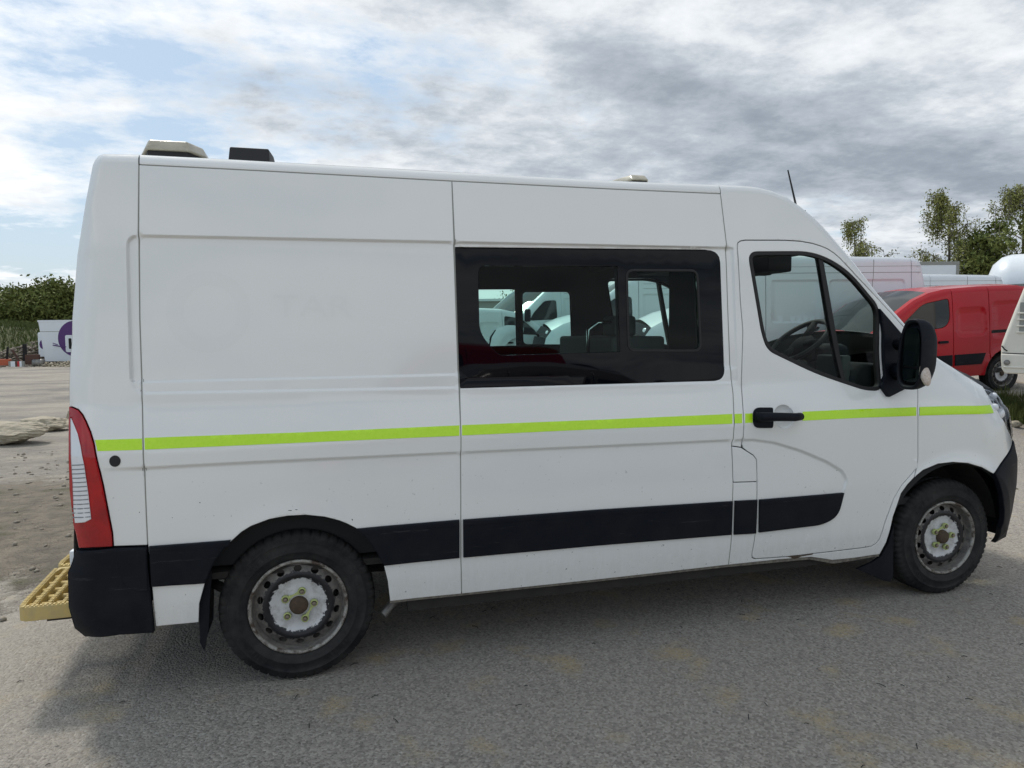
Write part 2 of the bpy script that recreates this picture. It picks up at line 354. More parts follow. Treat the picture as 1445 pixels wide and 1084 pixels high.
class Body:
    """a vehicle flank: half width as a function of (X, Z), rounded off towards its outline edge"""
    def __init__(s, edge, W, feats=None):
        s.edge = np.array([e[:2] for e in edge], float); s.R = np.array([e[2] for e in edge]); s.Lr = np.array([e[3] for e in edge]); s.W = W; s.feats = feats or []
        s.poly = s.edge
        s.fpts = np.zeros((0, 2)); s.avoid = []
    def S(s, X, Z, raw=False):
        X = np.atleast_1d(np.asarray(X, float)); Z = np.atleast_1d(np.asarray(Z, float)); P = np.stack([X, Z], 1)
        w = s.W(X, Z).copy()
        d, i, t = segdist(P, s.edge); ins = inpoly(P, s.poly); d = np.where(ins, d, 0)
        R = s.R[i]*(1-t)+s.R[i+1]*t; Lr = s.Lr[i]*(1-t)+s.Lr[i+1]*t
        w -= R*np.clip(1-d/Lr, 0, 1)**2
        if not raw:
            for f in s.feats: w -= f(X, Z)
        return -w
    def normal(s, X, Z):
        e = 0.0015; dx = (s.S(X+e, Z)-s.S(X-e, Z))/(2*e); dz = (s.S(X, Z+e)-s.S(X, Z-e))/(2*e)
        n = np.stack([dx, -np.ones_like(dx), dz], 1); return n/np.linalg.norm(n, axis=1)[:, None]
    def px(s, pts):
        """survey pixels -> (X, Z) on the flank"""
        o = []
        for (x, y) in pts:
            k = EDGEPX.get((x, y))
            if k is not None: o.append(s.edge[k]); continue
            d = rayd(x, y); Y = np.linspace(-1.12, -0.70, 85); t = (Y-CAM[1])/d[1]
            X = CAM[0]+t*d[0]; Z = CAM[2]+t*d[2]; g = Y-s.S(X, Z, True); j = np.where(g >= 0)[0]
            if len(j) == 0 or j[0] == 0: q = CAM+d*(-0.95-CAM[1])/d[1]; o.append((q[0], q[2])); continue
            j = j[0]; a = g[j-1]/(g[j-1]-g[j]); o.append((X[j-1]+(X[j]-X[j-1])*a, Z[j-1]+(Z[j]-Z[j-1])*a))
        return np.array(o)
    def panel(s, name, outer, m, parent=None, holes=(), off=0.0, cell=0.05, gap=0.0025, depth=0.012, bevel=0.003, ring=0.02, mirror=True, feats=True, bulge=0.0, label=None, name2=None):
        outer = np.array(outer, float)
        if area(outer) < 0: outer = outer[::-1]
        outer = resample(outer, ring)
        hs = []
        for h in holes:
            h = np.array(h, float)
            if area(h) < 0: h = h[::-1]
            hs.append(resample(h, ring))
        de, _, _ = segdist(outer, s.edge)
        B = offset_poly(outer, np.where(de < 0.006, 0.0, gap)) if gap else outer
        R2 = offset_poly(B, bevel); H = [offset_poly(h, -gap) if gap else h for h in hs]; H2 = [offset_poly(h, -bevel) for h in H]
        mn, mx = B.min(0), B.max(0)
        gx = np.arange(mn[0]+cell/2, mx[0], cell); gz = np.arange(mn[1]+cell/2, mx[1], cell)
        G = np.stack(np.meshgrid(gx, gz), -1).reshape(-1, 2)
        for av in (s.avoid if feats else []): G = G[segdist(G, av)[0] > 0.028]
        if feats and len(s.fpts): G = np.concatenate([G, s.fpts])
        if len(G):
            G = G[inpoly(G, R2)]
            for h in H2:
                if len(G): G = G[~inpoly(G, h)]
        if len(G):
            d = segdist(G, R2, True)[0]
            for h in H2: d = np.minimum(d, segdist(G, h, True)[0])
            G = G[d > 0.004]
        pts = np.concatenate([R2]+H2+[G]) if len(G) else np.concatenate([R2]+H2)
        V, F = cdt(B, H, pts)
        X, Z = V[:, 0], V[:, 1]; y = s.S(X, Z)-off; n = s.normal(X, Z)
        loops = [B]+H; db = np.full(len(V), 1e9)
        for l in loops: db = np.minimum(db, segdist(V, l, True)[0])
        if bulge: y = y-bulge*(1-np.exp(-db/0.03))
        onb = db < 1e-5
        ed = segdist(V, s.edge)[0] < 0.006
        y = np.where(onb & ~ed, y+bevel*0.5, y)
        V3 = np.stack([X, y, Z], 1); nV = len(V3); allV = [tuple(v) for v in V3]; allN = [tuple(v) for v in n]; allF = [tuple(f) for f in F]
        # tilt boundary normals outwards (rounded edge), then the return flange
        for l, sgn in [(B, 1)]+[(h, -1) for h in H]:
            k = len(l); idx = []
            a = l-np.roll(l, 1, 0); b = np.roll(l, -1, 0)-l; tdir = a/(np.hypot(*a.T)[:, None]+1e-9)+b/(np.hypot(*b.T)[:, None]+1e-9)
            on = np.stack([tdir[:, 1], -tdir[:, 0]], 1); on /= np.hypot(*on.T)[:, None]+1e-9; on *= sgn
            for q in range(k):
                j = int(np.argmin((V[:, 0]-l[q, 0])**2+(V[:, 1]-l[q, 1])**2)); idx.append(j)
                if not ed[j]:
                    v = np.array(allN[j])*0.8+np.array([on[q, 0], 0, on[q, 1]])*0.6; allN[j] = tuple(v/np.linalg.norm(v))
            b0 = len(allV)
            for q, j in enumerate(idx):
                p = V3[j]; allV.append(tuple(p)); allN.append((on[q, 0], 0, on[q, 1]))
            for q, j in enumerate(idx):
                p = V3[j]; allV.append((p[0], p[1]+depth, p[2])); allN.append((on[q, 0], 0, on[q, 1]))
            for q in range(k):
                r = (q+1) % k; f = (b0+q, b0+k+q, b0+k+r, b0+r)
                allF.append(f if sgn > 0 else f[::-1])
        o = mesh_obj(name, allV, allF, m, parent, True, allN)
        if label: o['label'] = label
        if mirror:
            o2 = mesh_obj(name2 or name, [(v[0], -v[1], v[2]) for v in allV], [f[::-1] for f in allF], m, parent, True, [(v[0], -v[1], v[2]) for v in allN])
            return o, o2
        return o
    def loft(s, name, i0, i1, m, parent, bulge, cols=16, power=2.2, inset=0.0, t0=-1, t1=1, sub=3):
        """closes the body between the two flanks along the outline points i0..i1"""
        E = resample(s.edge[i0:i1+1], 0.06, False); y = s.S(E[:, 0], E[:, 1], True)
        d = np.gradient(E, axis=0); nn = np.stack([-d[:, 1], d[:, 0]], 1); nn /= np.hypot(*nn.T)[:, None]+1e-9
        bl = np.array(bulge) if np.ndim(bulge) else np.full(2, bulge); bl = np.interp(np.linspace(0, 1, len(E)), np.linspace(0, 1, len(bl)), bl)
        T = np.linspace(t0, t1, cols+1); V = []
        for k in range(len(E)):
            for t in T:
                g = 1-abs(t)**power; q = E[k]+nn[k]*(bl[k]*g-inset); V.append((q[0], -y[k]*t, q[1]))
        c = cols+1; F = [(k*c+j, k*c+j+1, (k+1)*c+j+1, (k+1)*c+j) for k in range(len(E)-1) for j in range(cols)]
        return mesh_obj(name, V, F, m, parent, True)
EDGEPX = {}

# ------------------------------------------------------------------ ground
def sm(a, b, x): t = np.clip((np.asarray(x, float)-a)/(b-a), 0, 1); return t*t*(3-2*t)
def G(x, y):
    x = np.asarray(x, float); y = np.asarray(y, float)
    z = 0.62*sm(0.9, 5.2, y-0.10*x+0.2)*sm(1.0, 5.5, x)
    z = z+0.10*np.exp(-(((x+4.6)/2.6)**2+((y-2.2)/1.5)**2))
    far = sm(3, 9, np.hypot(x, y))
    return z+far*(0.03*np.sin(x*0.5+1)*np.cos(y*0.37)+0.02*np.sin(x*1.3+y*0.9))
def grid_axis(a, b, fine0, fine1, f, c):
    v = [fine0]
    while v[-1] < fine1: v.append(v[-1]+f)
    st = f
    while v[-1] < b: st = min(st*1.18, c); v.append(v[-1]+st)
    st = f; lo = [fine0]
    while lo[-1] > a: st = min(st*1.18, c); lo.append(lo[-1]-st)
    return np.array(lo[::-1][:-1]+v)
gx = grid_axis(-420, 520, -9, 14, 0.14, 30); gy = grid_axis(-60, 700, -4, 12, 0.14, 30)
X, Y = np.meshgrid(gx, gy); Z = G(X, Y); nx = len(gx); ny = len(gy)
Fg = [(j*nx+i, j*nx+i+1, (j+1)*nx+i+1, (j+1)*nx+i) for j in range(ny-1) for i in range(nx-1)]
def ground_extra(t, b, c):
    P = c.outputs['Object']; s = tn(t, 'ShaderNodeSeparateXYZ'); t.links.new(P, s.inputs[0])
    vo = tn(t, 'ShaderNodeTexVoronoi'); vo.inputs['Scale'].default_value = 95; t.links.new(P, vo.inputs['Vector'])
    vc = tn(t, 'ShaderNodeRGBToBW'); t.links.new(vo.outputs['Color'], vc.inputs[0])
    fine = tnoise(t, P, 70, 8, 0.75); big = tnoise(t, P, 0.8, 6, 0.6); med = tnoise(t, P, 5, 6, 0.6)
    asph = tmix(t, tmap(t, vc.outputs[0], 0.2, 0.85), (0.16, 0.146, 0.128), (0.60, 0.55, 0.485))
    asph = tmix(t, tmap(t, fine, 0.36, 0.66), asph, (0.40, 0.365, 0.32))
    asph = tmix(t, tmap(t, vc.outputs[0], 0.90, 0.93, 0, 0.8), asph, (0.55, 0.52, 0.47))
    asph = tmix(t, tmap(t, big, 0.35, 0.7, 0.0, 0.35), asph, (0.42, 0.385, 0.335))
    yel = tmath(t, 'MULTIPLY', tmap(t, tnoise(t, P, 3.1, 5, 0.55), 0.57, 0.68, 0, 0.85), tmap(t, fine, 0.36, 0.56))
    asph = tmix(t, yel, asph, (0.52, 0.41, 0.24))
    v2 = tn(t, 'ShaderNodeTexVoronoi'); v2.inputs['Scale'].default_value = 38; v2.inputs['Randomness'].default_value = 1.0; t.links.new(P, v2.inputs['Vector'])
    v2c = tn(t, 'ShaderNodeSeparateColor'); t.links.new(v2.outputs['Color'], v2c.inputs[0])
    pit = tmath(t, 'MULTIPLY', tmap(t, v2.outputs['Distance'], 0.30, 0.16), tmap(t, v2c.outputs[0], 0.70, 0.76))
    asph = tmix(t, tmath(t, 'MULTIPLY', pit, 0.45), asph, (0.055, 0.05, 0.045))
    chip = tmath(t, 'MULTIPLY', tmap(t, v2.outputs['Distance'], 0.28, 0.18), tmap(t, v2c.outputs[1], 0.86, 0.90))
    asph = tmix(t, tmath(t, 'MULTIPLY', chip, 0.45), asph, (0.72, 0.68, 0.60))
    # dusty yard: pale hard-packed gravel with darker damp tracks running across
    tr = tnoise(t, P, 0.5, 9, 0.72, (0.5, 1.0, 1.0)); tr2 = tnoise(t, P, 2.5, 8, 0.75, (0.7, 1.0, 1.0))
    yard = tmix(t, tmap(t, tr, 0.42, 0.60), (0.50, 0.45, 0.375), (0.24, 0.225, 0.21))
    yard = tmix(t, tmap(t, tr2, 0.45, 0.62, 0, 0.6), yard, (0.36, 0.33, 0.28))
    yard = tmix(t, tmap(t, fine, 0.42, 0.62, 0, 0.5), yard, (0.22, 0.20, 0.18))
    # bare soil at the edge of the yard, left
    soil = tmix(t, tmap(t, med, 0.35, 0.65), (0.30, 0.255, 0.195), (0.15, 0.13, 0.105))
    soil = tmix(t, tmap(t, fine, 0.40, 0.60, 0, 0.6), soil, (0.20, 0.175, 0.14))
    moss = tmath(t, 'MULTIPLY', tmap(t, tnoise(t, P, 1.7, 6, 0.6), 0.54, 0.64), tmap(t, fine, 0.35, 0.6, 0.3, 1.0))
    soil = tmix(t, tmath(t, 'MULTIPLY', moss, 0.75), soil, (0.085, 0.095, 0.035))
    wob = tmap(t, med, 0.2, 0.8, -0.7, 0.7)
    yy = tmath(t, 'ADD', s.outputs[1], wob); xx = tmath(t, 'ADD', s.outputs[0], wob)
    f_soil = tmath(t, 'MULTIPLY', tmap(t, yy, 0.4, 1.0), tmap(t, xx, -0.6, -1.4))
    f_yard = tmath(t, 'MULTIPLY', tmap(t, yy, 4.1, 4.8), tmap(t, s.outputs[0], 4.0, 1.0, 0.35, 1.0))
    # paler colour mixed in towards the left, past the back of the van
    pale = tmath(t, 'MULTIPLY', tmap(t, xx, -0.5, -1.8), 0.5)
    x = tmix(t, pale, asph, (0.50, 0.455, 0.385)); x = tmix(t, f_soil, x, soil); x = tmix(t, f_yard, x, yard)
    t.links.new(x, b.inputs['Base Color'])
    bp = tn(t, 'ShaderNodeBump'); bp.inputs['Strength'].default_value = 0.9; bp.inputs['Distance'].default_value = 0.010
    h = tmath(t, 'ADD', tmath(t, 'MULTIPLY', vo.outputs['Distance'], -1.2), tmath(t, 'MULTIPLY', fine, 1.6))
    t.links.new(h, bp.inputs['Height'])
    bp2 = tn(t, 'ShaderNodeBump'); bp2.inputs['Strength'].default_value = 0.6; bp2.inputs['Distance'].default_value = 0.16
    t.links.new(tmath(t, 'MULTIPLY', med, tmath(t, 'ADD', f_soil, 0.12)), bp2.inputs['Height']); t.links.new(bp.outputs[0], bp2.inputs['Normal']); t.links.new(bp2.outputs[0], b.inputs['Normal'])
M['ground'] = mat('gravelly_asphalt', (0.2, 0.2, 0.19), 0.92, extra=ground_extra, spec=0.25)
g = mesh_obj('ground', np.stack([X.ravel(), Y.ravel(), Z.ravel()], 1), Fg, M['ground'], None, True); tag(g, kind='structure')
# ------------------------------------------------------------------ the white van: flank surface
def Wmain(X, Z):
    w = np.interp(Z, [0.15, 0.25, 0.45, 0.70, 1.10, 1.30, 1.95, 2.30, 2.50], [0.985, 0.995, 1.020, 1.035, 1.035, 0.995, 0.976, 0.945, 0.925])
    g_ = np.clip((X-2.2)/1.2, 0, 1.6)
    return w-0.045*g_**2*sm(1.15, 1.5, Z)
# outline edge: survey pixel, half width there, rounding inset, rounding reach
A, B_, C_, D_ = (0.05, 0.11), (0.022, 0.04), (0.03, 0.05), (0.13, 0.36)
EP = [((121.7, 896.4),)+A, ((107, 884.6),)+A, ((98.5, 855),)+A, ((97.4, 807),)+A, ((104, 790),)+A, ((104.5, 739),)+A, ((100, 690),)+A, ((98.5, 640),)+A, ((98.3, 573.7),)+A,
      ((98, 548),)+A, ((99, 510),)+A, ((101.7, 480),)+A, ((102, 450),)+A, ((109.6, 359),)+A, ((122, 280),)+B_, ((131, 233.6),)+B_, ((134.5, 226),)+B_, ((140, 219.8),)+B_, ((147, 217.4),)+B_,
      ((197, 218.6),)+B_, ((321, 225),)+B_, ((640, 243),)+B_, ((860, 255.3),)+B_, ((1013.6, 261.1),)+B_, ((1046.8, 262.2),)+B_, ((1067.6, 264.3),)+B_, ((1088.4, 269.4),)+B_, ((1109, 278),)+B_,
      ((1130, 292.3),)+C_, ((1150.6, 310),)+C_, ((1160, 319.3),)+C_, ((1197, 361.3),)+C_, ((1238, 414.5),)+C_, ((1280, 461.7),)+C_, ((1316, 501),)+C_, ((1342, 517.4), 0.05, 0.12), ((1366.7, 533.6), 0.08, 0.22), ((1387, 545.8),)+D_,
      ((1399, 549),)+D_, ((1409, 560),)+D_, ((1414, 569),)+D_, ((1420, 575),)+D_, ((1423, 583),)+D_, ((1426, 602.6),)+D_, ((1428.5, 622),)+D_,
      ((1433.7, 647),)+D_, ((1432.4, 684),)+D_, ((1425.5, 724),)+D_, ((1417.4, 757),)+D_, ((1401, 765),)+D_]
edge = []
for k, (p, R, Lr) in enumerate(EP):
    y = -0.95
    for _ in range(12):
        q = onY(p[0], p[1], y); y = -(float(Wmain(np.array([q[0]]), np.array([q[2]]))[0])-R)
    edge.append((q[0], q[2], R, Lr)); EDGEPX[p] = k
van = Body(edge, Wmain)
def EI(p): return EDGEPX[p]
px = van.px
AR = (0.0, 0.345, 0.46); AF = (3.69, 0.345, 0.47)
crease = px([(140, 661), (208, 659), (360, 651), (500, 644.5), (650, 637.5), (840, 629), (1034, 620), (1064, 619.5), (1093.8, 623.7), (1130.7, 634.8), (1167.6, 650.4), (1190, 664), (1197, 677), (1192, 694)])
lowpoly = np.concatenate([crease, np.array([[crease[-1, 0], 0.2], [-0.9, 0.2], [-0.9, crease[0, 1]]])])
def f_crease(X, Z):
    P = np.stack([X, Z], 1); ins = inpoly(P, lowpoly); d, i, t = segdist(P, crease)
    fade = np.clip((X+0.80)/0.2, 0, 1)
    return np.where(ins, 0.013*np.clip(d/0.012, 0, 1)*np.exp(-d/0.16), 0)*fade*sm(0.35, 0.9, Z)
rec = fillet(px([(178, 331), (1035, 349), (1042, 541), (184, 557)]), [0.05, 0.0, 0.0, 0.07], 8)
rec_in = px([(196, 540.5), (1040, 520)])
def f_recess(X, Z):
    P = np.stack([X, Z], 1); ins = inpoly(P, rec); d, i, t = segdist(P, rec, True)
    zb = np.interp(X, rec_in[:, 0], rec_in[:, 1]); z0 = np.interp(X, [rec[-1, 0], 2.3], [px([(184, 556)])[0, 1], px([(1030, 540)])[0, 1]])
    up = np.clip(d/0.007, 0, 1)*0.015
    ledge = 0.007+0.008*np.clip((Z-zb)/0.006, 0, 1)
    r = np.where(Z < zb+0.006, np.minimum(ledge, 0.015*np.clip(d/0.022, 0, 1)), up)
    return np.where(ins, r, 0)*np.clip((2.26-X)/0.05, 0, 1)
def f_arch(X, Z):
    o = 0
    for (ax, az, ar), amp, wd in ((AR, -0.005, 0.10), (AF, -0.014, 0.085)):
        r = np.hypot(X-ax, Z-az); o = o+amp*np.clip(1-(r-ar)/wd, 0, 1)**1.6*sm(0.1, 0.35, Z)*(r > ar-0.1)
    return o
hb = px([(1106.4, 588.2)])[0]
def f_bowl(X, Z): r = np.hypot(X-hb[0], (Z-hb[1]))/0.062; return 0.022*np.sqrt(np.clip(1-r*r, 0, 1))
def f_wave(X, Z): return 0.0012*np.sin(X*2.3+0.5)*np.sin(Z*3.1)+0.0007*np.sin(X*5.1+Z*2.0+1)*np.sin(Z*6.3+0.7)+0.0003*np.sin(X*11.0-Z*5.0)
van.feats = [f_crease, f_recess, f_arch, f_bowl, f_wave]
fp = []
def rows(poly, offs, step=0.03, closed=False):
    p = resample(poly, step, closed); d = (np.roll(p, -1, 0)-np.roll(p, 1, 0)) if closed else np.gradient(p, axis=0); n = np.stack([-d[:, 1], d[:, 0]], 1); n /= np.hypot(*n.T)[:, None]+1e-9
    for o_ in offs: fp.append(p+n*o_)
rows(crease, (0.0, 0.005, -0.006, -0.012, -0.020, -0.035))
rows(rec, (0.0, -0.004, -0.0075, -0.013, -0.022, 0.004, 0.012), 0.018, True)
rows(rec_in, (0.0, 0.006, 0.010, 0.018, -0.005), 0.018)
rows(van.edge, (-0.012, -0.025, -0.04, -0.055, -0.08, -0.11), 0.03)
for (ax, az, ar), wd in ((AR, 0.10), (AF, 0.085)):
    for q in (-0.004, 0.004, 0.02, 0.045, wd-0.004, wd, wd+0.004):
        a = np.linspace(-0.2, PI+0.2, 70); fp.append(np.stack([ax+(ar+q)*np.cos(a), az+(ar+q)*np.sin(a)], 1))
for q in (0.2, 0.4, 0.6, 0.8, 0.92, 1.0, 1.06):
    a = np.linspace(0, 2*PI, 26)[:-1]; fp.append(np.stack([hb[0]+0.062*q*np.cos(a), hb[1]+0.062*q*np.sin(a)], 1))
F_ = np.concatenate(fp)
# thin out points that crowd each other
key = np.round(F_/0.0008).astype(int); _, ui = np.unique(key, axis=0, return_index=True); van.fpts = F_[np.sort(ui)]; van.avoid = [crease, np.concatenate([rec, rec[:1]]), rec_in]

VAN = tag(empty('panel_van'), 'white high-roof crew van with lime stripe and yellow rear step, filling the picture', 'van')
# wheel-arch openings (survey pixels)
arch_r = [(541, 797.7), (536, 787.9), (530.3, 777), (520, 762), (511, 753), (501.9, 745.5), (490, 739.5), (478.6, 734.9), (458, 729.7), (432, 727.1), (406.3, 728.4), (380.4, 733), (354.6, 742.6), (341, 751), (328.8, 762), (316, 774), (305.5, 787.9), (297.8, 803.4)]
arch_f = [(1399.2, 668.4), (1383, 659.4), (1362.6, 653.4), (1342.3, 652), (1322, 654.6), (1301.8, 663.5), (1289.6, 673.7)]
seam1 = [(197, 218.6), (196, 232.5), (195, 331), (196, 450), (199, 540), (202, 634), (208.4, 770)]
seam2 = [(637.5, 243), (637.8, 256), (641, 346), (648, 547), (650, 600), (650.5, 733), (650.5, 788)]
seam3 = [(1013.6, 261.1), (1016.7, 273.6), (1026, 350), (1034.8, 556), (1034.2, 630), (1035, 681), (1034, 706), (1032.5, 754), (1028, 797.5)]
def P_(name, pts, m, **k): return van.panel(name, px(pts) if not isinstance(pts, np.ndarray) else pts, m, k.pop('parent', VAN), **k)
wh = M['white']
lamp_in = [(98.3, 573.7), (104, 575.3), (110.7, 578.4), (116.5, 585), (121.7, 595), (128, 610), (132.8, 626.4), (145.7, 685.4), (152, 718), (158.6, 751.8), (160, 771.4)]
P_('rear_corner_panel', [(98.3, 573.7), (98, 548), (99, 510), (101.7, 480), (102, 450), (109.6, 359), (122, 280), (131, 233.6), (134.5, 226), (140, 219.8), (147, 217.4)]+seam1+lamp_in[:0:-1], wh, cell=0.045)
P_('roof_rail', [(197, 218.6), (321, 225), (640, 243), (860, 255.3), (1013.6, 261.1), (1016.7, 273.6), (860, 266.8), (637.8, 255.6), (360, 240.7), (196, 232.5)], wh, cell=0.05)
P_('rear_side_panel', [(196, 232.5), (360, 240.7), (637.8, 255.6)]+seam2[2:]+[(651.5, 838.5), (550, 848.5), (546.5, 819.5)]+arch_r+[(290, 822), (282, 851.4), (281, 878), (219.5, 884.6), (214, 827.4), (208.4, 770)]+seam1[:2:-1][1:], wh, cell=0.045)
P_('centre_side_panel', [(637.8, 255.6), (860, 266.8), (1016.7, 273.6)]+seam3[2:]+[(840, 818.8), (651.5, 838.5)]+[(650.5, 788), (650.5, 733), (650, 600), (648.9, 547.6), (1010.8, 537.2), (1018.5, 534), (1021.8, 529), (1023.9, 519), (1018.5, 373.6), (1016, 363), (1010.8, 357), (1005, 353.8), (996.3, 352.5), (642, 348.7)], wh, cell=0.045)
door_seam = [(1048.6, 627), (1049.5, 585.7), (1048.6, 467.6), (1045, 423.3), (1040.7, 349.5), (1041.2, 343), (1045, 340.2), (1052, 339), (1108.6, 339.2), (1130, 340.6), (1147, 343.6), (1158, 347), (1167.6, 351), (1177, 357), (1185.3, 364.3), (1210, 391), (1240, 423), (1276.8, 463.2), (1289, 486), (1294.5, 520)]
P_('cab_side_panel', [(1013.6, 261.1), (1046.8, 262.2), (1067.6, 264.3), (1088.4, 269.4), (1109, 278), (1130, 292.3), (1150.6, 310), (1160, 319.3), (1197, 361.3), (1238, 414.5), (1280, 461.7), (1276.8, 463.2)]+door_seam[16::-1]+[(1047.7, 632), (1034.4, 630), (1034.8, 556), (1026, 350), (1016.7, 273.6)], wh, cell=0.045)
P_('fuel_flap', [(1034.4, 630), (1047.7, 632), (1056, 637.5), (1064.5, 643), (1068.4, 648.5), (1069, 656), (1068.9, 680), (1035, 681)], wh, cell=0.04)
low_door = [(1068.9, 680), (1068.3, 705), (1066, 753), (1061, 782.4), (1061.5, 787), (1066, 788.8), (1108.6, 786), (1149, 781.4), (1220, 773), (1230, 771), (1236, 767.5), (1240.9, 761), (1249, 736), (1261.2, 704), (1272, 685.5), (1289.6, 665.5), (1294, 659), (1295.7, 651.3)]
P_('sill_panel', [(1035, 681)]+low_door+[(1289.6, 673.7), (1280, 684), (1271.3, 696), (1259, 728.4), (1249, 765), (1240.9, 782.5), (1205, 788), (1175, 791), (1144.5, 786.5), (1100, 790), (1028, 797.5), (1032.5, 754), (1034, 706)], wh, cell=0.04)
seal_o = fillet(px([(1055, 355.5), (1150, 355), (1196, 380), (1241, 434), (1246, 551), (1222, 551), (1150, 526.5), (1083, 494), (1075, 470)]), [0.06, 0.12, 0.18, 0.06, 0.06, 0.10, 0.10, 0.16, 0.10], 7)
DOOR, DOOR2 = P_('cab_door', door_seam[::-1][:0]+[(1068.9, 680), (1069, 656), (1068.4, 648.5), (1064.5, 643), (1056, 637.5), (1050.5, 633), (1048.6, 627)]+door_seam[1:]+[(1294.8, 580), (1295.7, 651.3)]+low_door[:0:-1], wh, holes=[seal_o], cell=0.04)
WING, WING2 = P_('front_wing', [(1294.8, 580), (1294.5, 520), (1289, 486), (1276.8, 463.2), (1280, 461.7), (1316, 501), (1342, 517.4), (1366.7, 533.6), (1387, 545.8), (1392, 554), (1397, 563), (1402, 572), (1408, 580), (1414, 590), (1421, 604), (1428.5, 622), (1417.4, 647.3)]+arch_f+[(1293.5, 662), (1295.7, 651.3)], wh, cell=0.035)
# sealed body joints: a strip of sealer set just inside each gap
def strip(pts, w_=4.0):
    p = px(pts); d = np.gradient(p, axis=0); n_ = np.stack([-d[:, 1], d[:, 0]], 1); n_ /= np.hypot(*n_.T)[:, None]; q = np.concatenate([p+n_*0.008, (p-n_*0.008)[::-1]])
    van.panel('seam_sealer', q, M['sealer'], VAN, off=-0.0022, gap=0, bevel=0.0005, depth=0.002, cell=0.5, feats=False)
for sp in (seam1[1:-1]+[(208.2, 768)], seam2[1:]+[(651.3, 836)], seam3[1:5], [(1035, 683)]+seam3[6:], [(198, 232.8), (360, 240.7), (637.8, 255.6), (860, 266.8), (1015, 273.4)]): strip(sp)
# rear and front bumpers, lamps
RB, _ = P_('rear_bumper', [(121.7, 896.4), (107, 884.6), (98.5, 855), (97.4, 807), (104, 790), (108, 775), (160, 772.5), (208.4, 771), (210, 800), (213, 830), (218.6, 892), (170, 895)], M['plastic'], off=0.014, bevel=0.006, depth=0.03)
P_('bumper_recess', [(161, 774.5), (208.2, 772), (211, 833.7), (195.5, 833), (180.7, 827.4), (171, 817), (164, 800)], M['plastic'], parent=RB, off=0.007, gap=0.003, bevel=0.004, mirror=False).location.y = -0.012
P_('rear_lamp', lamp_in+[(130, 772.6), (111.4, 773.3), (104.5, 739), (100, 690), (98.5, 640)], M['lamp_red'], off=0.008, bevel=0.005)
lw = P_('lamp_lens', [(100.2, 590), (101.5, 590), (106, 600), (110.7, 611.6), (115, 630), (119.9, 656), (125, 690), (129.8, 731.5), (121, 736), (107, 737), (102, 690), (100.5, 640)], M['lamp_white'], off=0.013, gap=0, bevel=0.003, depth=0.006)
for k in range(13):
    y0 = 655+k*6.1; xr = np.interp(y0, [656, 690, 731], [119.5, 124.6, 129.3])
    P_('lamp_rib', [(103.0, y0), (xr, y0-0.8), (xr, y0+0.7), (103.0, y0+1.6)], M['lamp_line'], parent=lw[0], off=0.0145, gap=0, bevel=0.0008, depth=0.003, feats=False, mirror=False, ring=0.05)
P_('red_reflector', [(98.6, 588), (100.6, 588), (101.4, 640), (104, 684), (105, 712), (103.2, 720), (100, 690), (98.5, 640)], M['lamp_red'], off=0.015, gap=0, bevel=0.001, depth=0.004)
FB, _ = P_('front_bumper', [(1428.5, 622), (1433.7, 647), (1432.4, 684), (1425.5, 724), (1417.4, 757), (1401, 765), (1407, 744.7), (1412, 720), (1409.3, 696), (1405, 681), (1399.2, 668.4), (1417.4, 647.3)], M['plastic'], off=0.01, bevel=0.006, depth=0.03, cell=0.03)
HL, _ = P_('headlamp', [(1387, 545.8), (1399, 549), (1409, 560), (1414, 569), (1420, 575), (1423, 583), (1426, 602.6), (1428.5, 622), (1421, 604), (1414, 590), (1408, 580), (1402, 572), (1397, 563), (1392, 554)], M['chrome'], off=-0.012, gap=0.001, bevel=0.003, cell=0.02)
P_('headlamp_cover', [(1387, 545.8), (1399, 549), (1409, 560), (1414, 569), (1420, 575), (1423, 583), (1426, 602.6), (1428.5, 622), (1421, 604), (1414, 590), (1408, 580), (1402, 572), (1397, 563), (1392, 554)], M['glassclear'], parent=HL, off=0.004, gap=0.001, bevel=0.003, cell=0.02, bulge=0.018)
for (a, b, r) in ((1404.5, 575, 0.022), (1412, 584, 0.030), (1403, 559, 0.02)):
    q = px([(a, b)])[0]; yy = float(van.S([q[0]], [q[1]])[0]); MB().lathe([(0, -0.01), (r*0.6, -0.008), (r, 0.0), (r*1.1, 0.02), (0, 0.03)], 18, 'y', (q[0], yy-0.004, q[1])).obj('bulb_reflector', M['lamp_white'], HL, True)
# side mouldings
mo = dict(off=0.014, bevel=0.006, depth=0.02, gap=0.001, cell=0.05)
P_('side_moulding', [(210.5, 770.3), (270, 765.8), (326.8, 761), (316, 774), (305.5, 787.9), (297.8, 803.4), (290, 822), (250, 825), (214, 827.6)], M['plastic'], **mo)
P_('side_moulding', [(502.4, 745.3), (560, 740.6), (648.3, 733), (648.3, 787), (600, 791.8), (541.5, 797.6), (536, 787.9), (530.3, 777), (520, 762), (511, 753)], M['plastic'], **mo)
P_('side_moulding', [(653, 732.9), (840, 719), (1033, 706.7), (1031, 754.3), (840, 769.7), (653.5, 786.6)], M['plastic'], **mo)
P_('side_moulding', [(1036, 706.3), (1067.6, 704.8), (1065.6, 752.4), (1034.5, 754.3)], M['plastic'], **mo)
P_('side_moulding', fillet(px([(1070.3, 704.6), (1191.8, 695.2), (1182, 728), (1160, 740.5), (1069.6, 751.2)]), [0, 0.01, 0.10, 0.06, 0], 6), M['plastic'], parent=DOOR, **dict(mo, mirror=False))
